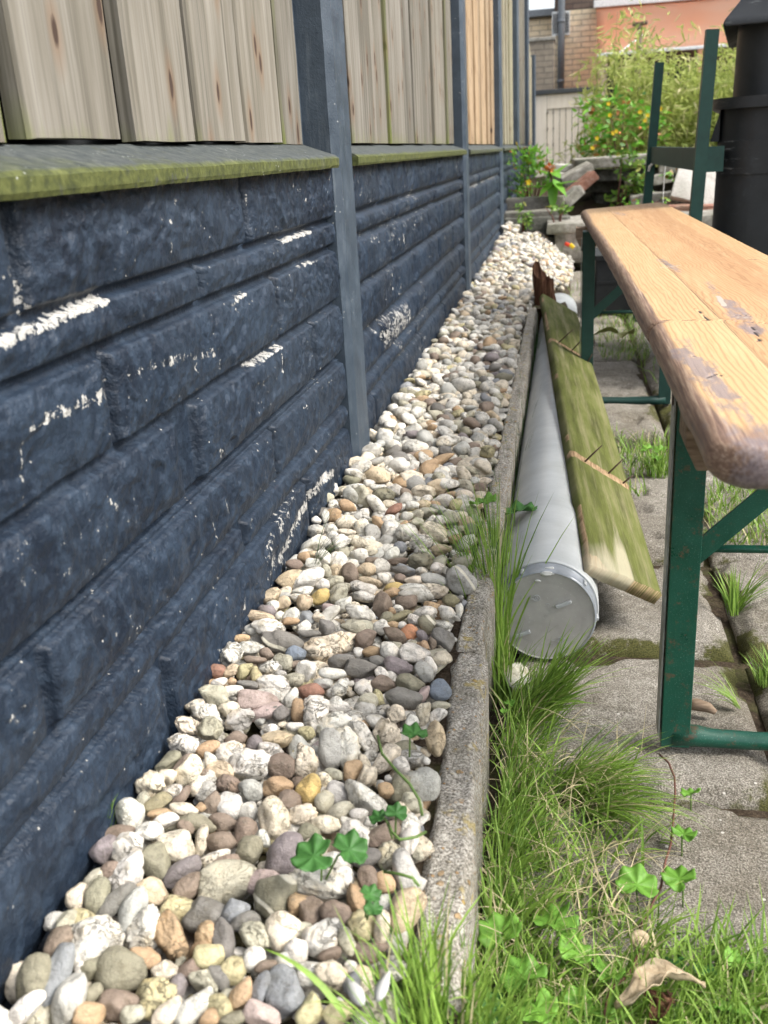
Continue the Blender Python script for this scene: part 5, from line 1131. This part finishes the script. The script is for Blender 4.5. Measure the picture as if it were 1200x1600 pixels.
# ================================================================== vegetation
def blades(specs, name, mat, label=None, cat=None, kind=None, parent=None, group=None):
    "specs: root xyz, azimuth, length, lean 0..1 (how far it bows over), width, k colour"
    n = len(specs); A = np.array(specs, float); S_n = 7; s = np.linspace(0, 1, S_n)
    root = A[:, :3]; az = A[:, 3]; L = A[:, 4]; ln = A[:, 5]; wd = A[:, 6]; kc = A[:, 7]
    h = np.stack([np.cos(az), np.sin(az), 0*az], 1); side = np.stack([-np.sin(az), np.cos(az), 0*az], 1)
    th = ln[:, None]*(.35+.65*s[None])*1.75       # angle from vertical along the blade
    ds = 1/(S_n-1); hx = np.cumsum(np.sin(th), 1)*ds*L[:, None]; hz = np.cumsum(np.cos(th), 1)*ds*L[:, None]; hx -= hx[:, :1]; hz -= hz[:, :1]
    cw = rng.normal(0, .10, n)[:, None]*(s[None]**2)*L[:, None]
    ctr = root[:, None]+h[:, None]*hx[..., None]+side[:, None]*cw[..., None]; ctr[..., 2] += hz
    wv = wd[:, None]*(1-s[None]**2.2)*np.minimum(1, .45+s[None]*3)
    a = ctr-side[:, None]*wv[..., None]/2; b = ctr+side[:, None]*wv[..., None]/2; b[..., 2] += wv*rng.normal(0, .35, n)[:, None]; c_ = ctr.copy(); c_[..., 2] -= wv*.22
    V = np.stack([a, c_, b], 2).reshape(-1, 3); st = np.arange(n)[:, None, None]*(S_n*3)+np.arange(S_n-1)[None, :, None]*3
    q1 = np.concatenate([st, st+1, st+4, st+3], 2).reshape(-1, 4); q2 = np.concatenate([st+1, st+2, st+5, st+4], 2).reshape(-1, 4)
    k = np.repeat(np.clip(kc, 0, 1), S_n*3)
    o = raw(name, V, np.vstack([q1, q2]), M[mat], parent, True, {'k': k})
    if label or kind: tag(o, label, cat, group, kind)
    return o
def kv(dead=.1): return rng.uniform(.95, 1) if rng.random() < dead else rng.uniform(0, .85)
def tuft(cx, cy_, z, n, rad, L, az, spread, lean, width=.0022, dead=.08):
    out = []
    for _ in range(n):
        r_ = rad*math.sqrt(rng.random()); t = rng.uniform(0, 6.28)
        out.append((cx+r_*math.cos(t), cy_+r_*math.sin(t), z, rng.normal(az, spread), L*rng.uniform(.45, 1.1), np.clip(rng.normal(lean, .18), .02, 1.2), width*rng.uniform(.6, 1.2), kv(dead)))
    return out
def gp(x, y, z=GZ): q = P(x, y, 2, z); return q[0], q[1]
# the mat of grass in front: rooted in the soil joint beside the edging and in the slab joints
sp = []
for _ in range(1500):
    Y = rng.uniform(.46, 1.06); X = -.063+abs(rng.normal(0, .022)); 
    sp.append((X, Y, GZ-.012, rng.normal(.35, 1.0), rng.uniform(.03, .085), np.clip(rng.normal(.62, .25), .05, 1.2), rng.uniform(.0010, .0024), kv(.07)))
for _ in range(4600):   # spreading mat
    x, y = rng.uniform(745, 1250), rng.uniform(1130, 1720); X, Y = gp(x, y)
    right = 790+max(0, 1)*210*float(sst(1130, 1290, y))-60*float(sst(1290, 1380, y))+420*float(sst(1410, 1560, y))
    d = (right-x)/90+rng.normal(0, .35)
    if d < 0 or float(fbm(X*14, Y*14, 61, 3)) < .36+.08*(y < 1400) and y < 1500: continue
    sp.append((X, Y, GZ-.006, rng.normal(.2, 1.3), rng.uniform(.022, .062), np.clip(rng.normal(.72, .25), .05, 1.25), rng.choice([.0009, .0014, .0022, .0034]), kv(.10)))
for _ in range(320):    # dead straw lying in the mat
    x, y = rng.uniform(770, 1010), rng.uniform(1150, 1600); X, Y = gp(x, y)
    sp.append((X, Y, GZ+.004, rng.uniform(0, 6.28), rng.uniform(.03, .08), rng.uniform(.85, 1.0), rng.uniform(.0006, .0014), .98))
for _ in range(1500):    # foreground strip, lush
    x, y = rng.uniform(730, 1300), rng.uniform(1500, 1900); X, Y = gp(x, y)
    if rng.random() > .35+.65*float(sst(1500, 1600, y)): continue
    sp.append((X, Y, GZ-.006, rng.uniform(0, 6.28), rng.uniform(.03, .08), np.clip(rng.normal(.5, .25), .05, 1.1), rng.uniform(.0010, .0026), kv(.08)))
blades(sp, 'grass', 'grass', 'matted green grass and dead straw overgrowing the slabs beside the edging', 'grass', 'stuff')
# grass fringe in the crack between edging and pipe
sp = []
for _ in range(420):
    Y = rng.choice([1.55, 1.8, 2.1, 2.6, 3.0])+rng.normal(0, .12); X = -.0865+rng.normal(0, .0012)
    sp.append((X, Y, GZ-.01, rng.normal(2.4, 1.0), rng.uniform(.09, .19), np.clip(rng.normal(.22, .12), .02, .8), rng.uniform(.0008, .0016), kv(.05)))
blades(sp, 'fringe_grass', 'grass_dark', 'thin dark grass growing in the crack between edging and grey pipe', 'grass', 'stuff')
TG = 'grass tufts rooted in joints'
def tuftobj(label, *specs, mat='grass'):
    s = []; [s.extend(q) for q in specs]; return blades(s, 'grass_tuft', mat, label, 'grass tuft', None, None, TG)
X, Y = -.078, 1.10
tuftobj('tall dense grass tuft standing against the left of the pipe cap', tuft(-.082, 1.095, GZ-.01, 210, .012, .235, 2.3, .6, .17, .0034, .03), tuft(-.086, 1.19, GZ-.01, 170, .006, .22, 2.4, .7, .2, .0026, .03), tuft(-.074, 1.04, GZ-.01, 80, .018, .12, 1.9, 1.1, .25, .0028, .05))
q = gp(842, 1112)
tuftobj('bright grass tuft fanning out to the right in front of the pipe cap', tuft(q[0], q[1], GZ-.005, 150, .018, .120, .42, .32, .62, .0031, .04), tuft(q[0]-.02, q[1]-.02, GZ-.005, 90, .02, .10, .1, .4, .7, .0026, .06))
q = gp(905, 1225)
tuftobj('spreading grass tuft sprawling towards the green bench foot', tuft(q[0], q[1], GZ-.005, 210, .03, .095, -.15, .42, .8, .0020, .1), tuft(q[0]+.015, q[1]-.035, GZ-.005, 130, .025, .11, -.55, .22, .85, .0022, .1))
q = gp(1146, 950)
tuftobj('upright grass tuft in the slab joint right of the bench leg', tuft(q[0], q[1], GZ-.01, 60, .008, .070, 1.9, .5, .3, .0022, .05), tuft(q[0]+.005, q[1]+.01, GZ-.01, 34, .008, .10, .35, .25, .62, .0020, .05))
q = gp(1195, 1062)
tuftobj('low grass tuft at the picture edge behind the bench foot bar', tuft(q[0]+.01, q[1]+.01, GZ-.01, 110, .018, .05, 1.4, 1., .5, .0018, .04))
q = gp(1155, 1105)
tuftobj('wispy thin grass sprig lying on the slab behind the bench leg', tuft(q[0], q[1], GZ, 26, .004, .07, 2.75, .3, .9, .0012, .05))
q = gp(1035, 738)
tuftobj('grass tuft in the shade behind the near bench leg', tuft(q[0]-.01, q[1], GZ-.01, 80, .02, .085, 1.6, 1.2, .3, .0024, .04))
sp = []
for (x0, x1, y0, y1, n) in ((935, 1015, 496, 562, 520), (935, 1050, 688, 742, 380), (1105, 1230, 760, 858, 700), (1000, 1060, 560, 600, 40), (880, 930, 380, 470, 160), (940, 1010, 760, 775, 60)):
    for _ in range(n):
        X, Y = gp(rng.uniform(x0, x1), rng.uniform(y0, y1)); sp.append((X, Y, GZ-.004, rng.uniform(0, 6.28), rng.uniform(.02, .06), np.clip(rng.normal(.5, .25), .05, 1.1), rng.uniform(.0015, .003), kv(.12)))
blades(sp, 'joint_grass', 'grass', 'short patchy grass and moss in the slab joints under the bench', 'grass', 'stuff')
q = P(655, 1560, 2, -.03)
tuftobj('slim grass tuft at the bottom growing between pebbles and edging', tuft(q[0]+.004, q[1], -.04, 75, .016, .085, 1.9, 1.1, .3, .0018, .06), tuft(q[0], q[1]-.03, -.04, 50, .02, .08, 2.6, .8, .45, .0018, .06))
q = P(700, 1575, 2, -.05)
tuftobj('grass tuft hiding the broken near end of the edging', tuft(q[0], q[1]+.006, -.06, 120, .022, .055, 1.8, 1.4, .45, .0020, .08), tuft(q[0]-.03, q[1]-.01, -.06, 90, .02, .06, 1.2, 1.4, .5, .0018, .08), tuft(q[0]+.02, q[1]-.015, -.07, 90, .018, .06, .6, 1.2, .5, .0020, .08))
q = P(533, 868, 2, .01)
tuftobj('sparse dark grass sprig spreading over the pebbles near the wall', tuft(q[0]-.03, q[1]-.02, .004, 20, .006, .085, .5, .45, .75, .0011, 0), mat='grass_dark')
q = P(735, 880, 2, .0)
tuftobj('wiry dark stems bowing left from the kerb over the pebbles', tuft(-.10, q[1]+.05, -.03, 26, .02, .13, 2.9, .6, .62, .0011, 0), mat='grass_dark')
q = P(172, 1290, 2, .0)
tuftobj('tiny bright grass sprout at the foot of the navy wall', tuft(-.342, q[1], -.005, 16, .005, .03, .5, 1., .3, .0012, 0))
for (ax_, ay, bx, by_, w_, lb) in ((425, 1490, 540, 1590, .0042, 'long broad grass blade arching over the nearest pebbles'), (470, 1565, 565, 1590, .002, 'thin grass blade lying low over the nearest pebbles')):
    p0 = P(bx, by_, 2, .02); p1 = P(ax_, ay, 2, .035); d = p1-p0; L_ = np.linalg.norm(d[:2])
    blades([(p0[0], p0[1], p0[2], math.atan2(d[1], d[0]), L_*1.12, .86, w_, .4)], 'long_grass', 'grass', lb, 'grass blade')
# ---- broad-leaved weeds
def leafmesh(c, r_, az, tilt, seed, lobes=7, cup=.35, sx=1.):
    "a round crinkled leaf with scalloped edge and a notch at the stalk"
    n, m_ = 42, 7; V = [(0, 0, 0)]; 
    for j in range(1, m_):
        f = j/(m_-1)
        for i in range(n):
            t = 2*math.pi*i/n; rr_ = 1-.10*f*(1-abs(math.cos(t*lobes/2))**.7)-.045*f*abs(math.sin(t*lobes*1.5+seed))-.60*math.exp(-((t-math.pi)/.30)**2)*f
            z = cup*(f*f)*.5+.16*math.cos(t*lobes)*f*f*.6-.10*f*abs(math.cos(t*lobes/2+.5*math.pi))+.16*math.sin(t*2+seed)*f
            V.append((rr_*f*math.cos(t)*sx, rr_*f*math.sin(t), z))
    V = np.array(V)*r_*1.34; V[:, 0] += r_*.45*sx
    Rm = np.array((Matrix.Rotation(az, 3, 'Z')@Matrix.Rotation(tilt, 3, 'Y')@Matrix.Rotation(.3*math.sin(seed*3), 3, 'X')))
    V = V@Rm.T+np.array(c); Fc = [(0, 1+i, 1+(i+1) % n) for i in range(n)]
    for j in range(m_-2):
        for i in range(n): Fc.append((1+j*n+i, 1+(j+1)*n+i, 1+(j+1)*n+(i+1) % n, 1+j*n+(i+1) % n))
    return V, Fc
WG = 'broad-leaved weeds in the front grass'
def weed(px, r_, h, label, mat='weed', zb=GZ, leaves=((0, 0, 1, 0),), stemmat='greenstem', cat='weed', grp=WG):
    h = h*1.0; base = P(px[0], px[1], 2, zb+h); t = thing('weed', label, cat, (base[0], base[1], zb), grp)
    for k, (dx, dy, s, az) in enumerate(leaves):
        c = np.array([base[0]+dx, base[1]+dy, zb+h*(1-.15*k)]); V, Fc = leafmesh(c, r_*s, az, random.uniform(-.25, .35), px[0]+k, sx=random.uniform(.85, 1.15))
        o = raw('leaf', V, Fc, M[mat], t, True, {'k': [random.uniform(.1, .6)]*len(V)}); md = o.modifiers.new('t', 'SOLIDIFY'); md.thickness = .0004
        MB().tube([(base[0]+dx*.2, base[1]+dy*.2-.006, zb-.005), (base[0]+dx*.7, base[1]+dy*.7, zb+h*.6), tuple(c)], .0008, 6).build('stalk', M[stemmat], t, True)
weed((1000, 1392), .0145, .02, 'single large bright round leaf right of centre of the front grass', leaves=((-.003, 0, 1, 1.4),))
weed((1068, 1378), .0115, .02, 'bright crinkled leaf right of the red creeping stem, above the slab', leaves=((0, 0, 1, 2.2),))
weed((1066, 1306), .0095, .016, 'narrow folded bright leaf beside the red stem below the bench foot', leaves=((0, 0, 1, 1.0),))
weed((1080, 1240), .0080, .014, 'small upright leaf by the soil patch nearest the bench foot', leaves=((0, 0, 1, 1.5),))
weed((880, 1435), .0145, .022, 'bright scalloped leaf with paler centre in the middle of the front grass', leaves=((0, 0, 1, 3.6), (.004, -.010, .62, 5.0)))
weed((785, 1465), .0150, .026, 'tall oval leaf leaning beside the concrete edging', leaves=((0, 0, 1, 1.9),))
weed((920, 1502), .0125, .024, 'pair of bright leaves left of the snail shell', leaves=((-.004, .004, 1, 2.6), (.010, -.006, 1, .3)))
weed((825, 1540), .0150, .030, 'largest lime green leaf low in the left of the front grass', leaves=((0, .004, 1, 2.2), (.006, -.012, .9, 4.8)))
weed((775, 1580), .0130, .022, 'dark green leaves at the bottom beside the edging end', 'weed_dark', leaves=((0, 0, 1, 2.8), (.012, -.008, .9, .2), (.004, -.022, .8, 5)))
weed((895, 1570), .0090, .018, 'cluster of small leaves at the bottom middle below the lime leaf', leaves=((0, 0, 1, 1.), (.012, 0, .8, .2), (.004, -.012, .9, 4), (-.01, -.004, .8, 3)))
weed((1075, 1508), .0090, .016, 'small leaf pair right of the snail shell', 'weed_dark', leaves=((-.006, 0, 1, 3.), (.008, 0, .9, 0)))
weed((1150, 1503), .0075, .014, 'tiny round leaves at the right edge above the bottom grass', 'weed', leaves=((0, 0, .9, 2.), (.009, .001, .8, .4)))
weed((1140, 1580), .0085, .018, 'clover-like leaves in the bottom right corner', 'weed', leaves=((0, 0, .9, 2.), (.012, .001, .9, .4), (.004, -.013, .9, 4.6), (.025, -.004, .8, 0)))
weed((975, 1600), .0085, .014, 'low leaves touching the left end of the big dead leaf', 'weed', leaves=((-.01, 0, .9, 2.), (-.02, .004, .8, 3)))
weed((795, 1100), .0050, .03, 'tiny lime seedling below the quartz stone', 'weed', leaves=((0, 0, 1, 1.2), (-.003, -.006, .8, 4)))
weed((1022, 700), .0115, .045, 'small four-leaved seedling in the joint left of the bench leg', 'weed', leaves=((-.008, 0, 1, 3.1), (.006, .004, .9, .4), (.003, -.012, .9, 5.2), (0, .01, .7, 1.6)), stemmat='stem')
GP_ = 'weeds growing through the pebbles'
weed((502, 1335), .0108, .012, 'twin-leaved dark green weed on the pebbles beside the purple stone', 'weed_dark', .018, ((0, 0, 1, 3.4), (.014, .007, 1, .7)), grp=GP_)
weed((640, 1148), .0100, .012, 'single scalloped green leaf on the pebbles close to the edging', 'weed_dark', .022, ((0, 0, 1, .6),), grp=GP_)
weed((618, 1275), .0065, .010, 'small dark sprout on the pebbles between the bigger two weeds', 'weed_dark', .02, ((0, 0, 1, 1.6), (-.01, 0, .8, 3.)), grp=GP_)
weed((572, 1398), .0055, .008, 'tiny sprout beside the curled ochre pebble', 'weed_dark', .016, ((0, 0, 1, .6), (.006, -.008, .9, 5)), grp=GP_)
weed((804, 800), .020, .13, 'pointed green leaf beside the tall tuft, left of the pipe', 'weed_dark', GZ, ((0, 0, 1, .9),), grp=GP_)
weed((758, 785), .016, .02, 'pale green leaf at the kerb edge left of the tall tuft', 'weed', -.02, ((0, 0, 1, 2.1),), grp=GP_)
def stemline(pts, z, label, name='creeping_stem', mat='stem', r_=.0011):
    q = [tuple(P(x, y, 2, z+dz)) for x, y, dz in pts]; o = MB().tube(q, r_, 7).build(name, M[mat], None, True); return tag(o, label, 'stem')
stemline([(1030, 1178, .004), (1045, 1192, .006), (1054, 1215, .008), (1055, 1240, .008), (1052, 1280, .006), (1048, 1320, .006), (1040, 1345, .006), (1033, 1385, .008), (1018, 1415, .008), (1000, 1450, .004)], GZ+.004, 'red-brown creeping stem running down from the bench foot')
stemline([(1000, 1485, .002), (985, 1520, .006), (955, 1545, .01), (945, 1580, .008), (950, 1610, .004)], GZ+.012, 'brown bent stem between the snail shell and the big dead leaf', r_=.0014)
stemline([(590, 1150, .006), (597, 1178, .012), (620, 1205, .014), (640, 1225, .014), (655, 1250, .008), (660, 1275, .0)], .016, 'dark wiry stem arching over the pebbles beside the single leaf', mat='greenstem')
stemline([(606, 1285, .004), (612, 1300, .010), (625, 1312, .010), (650, 1308, .008), (665, 1300, 0)], .018, 'curved green tendril over the pebbles beside the edging', mat='greenstem')
stemline([(600, 1362, .004), (625, 1366, .008), (645, 1372, .008), (655, 1385, .004)], .018, 'short green runner lying over grey pebbles near the edging', mat='greenstem')
# white feather scraps at the bottom
for (x, y, L_, a_, lb) in ((568, 1572, .022, 2.2, 'white feather scrap lying flat on the pebbles, left one of two'), (590, 1566, .020, 1.3, 'white feather scrap standing on the pebbles, right one of two')):
    c = P(x, y, 2, .004); n = 12; V = []; 
    for i in range(n):
        f = i/(n-1); w_ = .004*math.sin(math.pi*f**.7)+.0003
        for s in (-1, 0, 1): V.append((f*L_, s*w_, .002*math.sin(f*3)+(.0 if s else .0012)))
    V = np.array(V)@np.array(Matrix.Rotation(a_, 3, 'Z')).T
    Fc = [(i*3+k, i*3+k+1, i*3+4+k, i*3+3+k) for i in range(n-1) for k in (0, 1)]
    o = raw('feather', V, Fc, M['feather'], None, True); o.location = c; o.rotation_euler = (.2, -.2, 0); o.modifiers.new('t', 'SOLIDIFY').thickness = .0003; tag(o, lb, 'feather')
# ---- shrubs, bamboo and climbers
def leaves(specs, name, mat, parent=None):
    "specs: centre xyz, azimuth, pitch, roll, length, width, k — pointed folded leaves"
    A = np.array(specs, float); n = len(A); t = np.array([0, .25, .6, 1]); w_ = np.array([.12, 1., .75, .02])
    loc = np.zeros((4, 3, 3)); 
    for i in range(4):
        for j, s in enumerate((-1, 0, 1)): loc[i, j] = (t[i], s*w_[i]*.5, -.12*t[i]**2+(0 if s else -.06*w_[i]))
    L = loc.reshape(-1, 3); az, pt, rl = A[:, 3], A[:, 4], A[:, 5]
    Vx = L[None, :, 0]*A[:, 6:7]; Vy = L[None, :, 1]*A[:, 7:8]; Vz = L[None, :, 2]*A[:, 6:7]
    c, s = np.cos(rl)[:, None], np.sin(rl)[:, None]; y2 = Vy*c-Vz*s; z2 = Vy*s+Vz*c
    c, s = np.cos(pt)[:, None], np.sin(pt)[:, None]; x3 = Vx*c-z2*s; z3 = Vx*s+z2*c
    c, s = np.cos(az)[:, None], np.sin(az)[:, None]; x4 = x3*c-y2*s; y4 = x3*s+y2*c
    V = np.stack([x4, y4, z3], 2)+A[:, None, :3]; st = (np.arange(n)*12)[:, None, None]+(np.arange(3)*3)[None, :, None]
    Fq = np.vstack([np.concatenate([st+k, st+k+1, st+k+4, st+k+3], 2).reshape(-1, 4) for k in (0, 1)])
    return raw(name, V.reshape(-1, 3), Fq, M[mat], parent, True, {'k': np.repeat(A[:, 8], 12)})
bam = thing('bamboo', 'wide pale yellow-green bamboo clump in front of the far window', 'bamboo', (.85, 8.8, GZ))
sp = []
for c in range(210):
    x0 = rng.uniform(.27, 1.75); y0 = rng.uniform(8.1, 9.4); f = (x0-.22)/1.5; top = (1.22 if f < .3 else 1.12)*rng.uniform(.62, 1.0)+(.30 if rng.random() < .12 else 0)
    bx, by_ = rng.normal(0, .10), rng.normal(-.1, .12); pts = []
    for s in np.linspace(0, 1, 9): pts.append((x0+bx*s**2, y0+by_*s**2, GZ+(top-GZ)*s))
    if c < 80: MB().tube(pts, [.005*(1-.75*s) for s in np.linspace(0, 1, 9)], 6).build('cane', M['cane'], bam, True)
    nl = int(120*(.5+.5*rng.random()))
    for k in range(nl):
        s = rng.uniform(.22, 1)**.8; z = GZ+(top-GZ)*s; sprd = .17*(1.05-s)+.045
        px_, py_ = x0+bx*s*s+rng.normal(0, sprd), y0+by_*s*s+rng.normal(0, sprd)
        if fbm(px_*5, z*5, 91, 3) < .27: continue
        sp.append((px_, py_, z+rng.normal(0, .03), rng.uniform(0, 6.28), rng.normal(-.35, .55), rng.uniform(-1, 1), rng.uniform(.06, .12), rng.uniform(.010, .018), rng.uniform(0, 1)))
leaves(sp, 'foliage', 'bamboo', bam)
print('bamboo leaves', len(sp))
def shrub(name, label, c, rx, ry, rz_, n, ll, lw, mat, flowers=0, fcol='yellow', cat='shrub', up=.3, stems=6, skew=0):
    t = thing(name, label, cat, (c[0], c[1], c[2]-rz_)); sp = []
    cl = [(rng.normal(0, .5), rng.normal(0, .5), rng.uniform(-.8, .9)) for _ in range(max(6, n//35))]
    for k in range(n):
        a = cl[int(rng.integers(len(cl)))]; q = np.array(a)+rng.normal(0, .22, 3)
        if q@q > 1.6: continue
        sp.append((c[0]+q[0]*rx+skew*q[2]*rx, c[1]+q[1]*ry, c[2]+q[2]*rz_, math.atan2(q[1], q[0])+rng.normal(0, .9), rng.normal(up, .5), rng.normal(0, .7), ll*rng.uniform(.6, 1.2), lw*rng.uniform(.7, 1.2), rng.uniform(0, 1)))
    leaves(sp, 'foliage', mat, t)
    for a in cl[:stems]:
        MB().tube([(c[0]+a[0]*rx*.15, c[1]+a[1]*ry*.15, c[2]-rz_-.05), (c[0]+a[0]*rx*.5, c[1]+a[1]*ry*.5, c[2]-rz_*.3), (c[0]+a[0]*rx+skew*a[2]*rx, c[1]+a[1]*ry, c[2]+a[2]*rz_)], [.006, .004, .002], 6).build('stem', M['stem'], t, True)
    return t, cl
def flower(c, r_, t, col='yellow'):
    mb = MB()
    for k in range(5):
        a = 2*math.pi*k/5+random.random()*.3; d = Vector((math.cos(a), -.35, math.sin(a))).normalized(); s = Vector((-math.sin(a), 0, math.cos(a)))
        V = [Vector(c), Vector(c)+d*r_*.5+s*r_*.38, Vector(c)+d*r_+s*r_*.12+Vector((0, .1*r_, 0)), Vector(c)+d*r_-s*r_*.2+Vector((0, .12*r_, 0)), Vector(c)+d*r_*.5-s*r_*.34]
        mb.add(V, [(0, 1, 2, 3, 4)])
    o = mb.build('flower', M[col], t); o.modifiers.new('t', 'SOLIDIFY').thickness = .0008
    return o
hy, _ = shrub('hypericum', 'leafy shrub with yellow flowers growing over the tumbled wall', P(968, 200, 1, 7.3), .30, .22, .22, 520, .065, .028, 'shrub', up=.1)
for (x, y) in ((951, 162), (1012, 180), (953, 180), (963, 205), (958, 208), (933, 216), (926, 231), (1008, 188), (1032, 170), (1000, 175)): flower(P(x, y, 1, 7.0), .015, hy)
for (x, y) in ((968, 208), (1000, 200)): 
    U, Fq = ICO[2]; c = P(x, y, 1, 7.0); raw('bud', U*.010+c, Fq, M['orange'], hy, True)
gs, _ = shrub('leafy_shrub', 'feathery green shrub with one yellow flower against the fence', P(829, 280, 1, 6.1), .13, .12, .17, 560, .042, .014, 'shrub', up=.5, skew=-.2)
flower(P(826, 285, 1, 5.95), .018, gs)
lf = []
c0 = P(836, 245, 1, 6.1)
for k in range(60): lf.append((c0[0]+rng.normal(0, .03), 6.1+rng.normal(0, .03), c0[2]+rng.uniform(-.1, .05), rng.uniform(0, 6.28), rng.normal(.5, .4), 0, .045, .014, rng.uniform(.6, 1)))
leaves(lf, 'shoot_foliage', 'shrub', gs)
bp = thing('broad_leaf_plant', 'young plant with large lime green leaves and an orange-red tip', 'plant', tuple(P(866, 318, 1, 5.95)))
c0 = P(864, 285, 1, 5.95); lf = []
for k, (a, p_, L_) in enumerate(((3.3, .15, .15), (-.1, .2, .15), (-1.57, -1.1, .17), (-2.3, -.5, .14), (-.8, -.6, .15), (2.5, .5, .12), (.6, .6, .13), (1.5, .2, .12), (-1.2, -.2, .12))):
    lf.append((c0[0], c0[1], c0[2]+.01*k-.02, a, p_, 0, L_, .062, .45 if k % 3 else .62))
leaves(lf, 'leaf_rosette', 'shrub', bp); c1 = P(857, 264, 1, 5.95); lf = [(c1[0]+rng.normal(0, .012), c1[1], c1[2]+rng.normal(0, .012), rng.uniform(0, 6.28), rng.normal(.3, .5), 0, .045, .02, 1.) for _ in range(26)]
leaves(lf, 'tip_leaves', 'shrub', bp); bp.children[-1].data.materials[0] = M['orange']
MB().tube([tuple(P(868, 325, 1, 5.95)), tuple(c0), tuple(c1)], .006, 8).build('stem', M['stem'], bp, True)
cl_, _ = shrub('climber', 'trailing green climber hanging over the middle of the tumbled wall', P(965, 278, 1, 6.2), .17, .08, .18, 240, .055, .026, 'ivy', up=-.1, stems=5)
s2, _ = shrub('low_plant', 'small lime leaves sprouting between the wall stones right of the cord', P(1063, 278, 1, 6.1), .10, .05, .035, 50, .05, .03, 'shrub', up=.3, stems=3)
s3, _ = shrub('low_plant', 'low leafy sprigs hanging over the timber step beside the concrete block', P(873, 333, 1, 5.5), .055, .05, .045, 60, .035, .018, 'ivy', up=0, stems=3)
s4, _ = shrub('low_plant', 'small yellowish plant at the foot of the wall behind the bench end', P(1000, 318, 1, 5.9), .14, .05, .03, 60, .035, .018, 'shrub', up=.3, stems=3)
s5, _ = shrub('low_plant', 'dark trailing greenery over the sleeper beside the fence', P(815, 335, 1, 5.5), .05, .06, .08, 120, .03, .012, 'ivy', up=-.3, stems=3)
sp = []
for _ in range(160):
    q = P(rng.uniform(840, 905), rng.uniform(352, 385), 2, -.02); sp.append((q[0], q[1], q[2]-.03, rng.uniform(0, 6.28), rng.uniform(.02, .05), rng.uniform(.3, .9), .003, kv(.2)))
blades(sp, 'moss_patch', 'grass_dark', 'thin mossy green growth on the far gravel below the step', 'moss', 'stuff')
q = P(960, 322, 1, 5.6)
# distant boundary greenery right of the yard, hidden from the photo by the bin but closing the view
bx_ = thing('boundary_fence', 'plain grey board fence closing the right side of the yard behind the bin', 'fence', (3.2, 6, GZ))
for k in range(7): MB().box((3.2, 1.2+1.8*k, .8), (.05, 1.76, 1.9), bev=.006).build('panel', M['greytimber'], bx_)
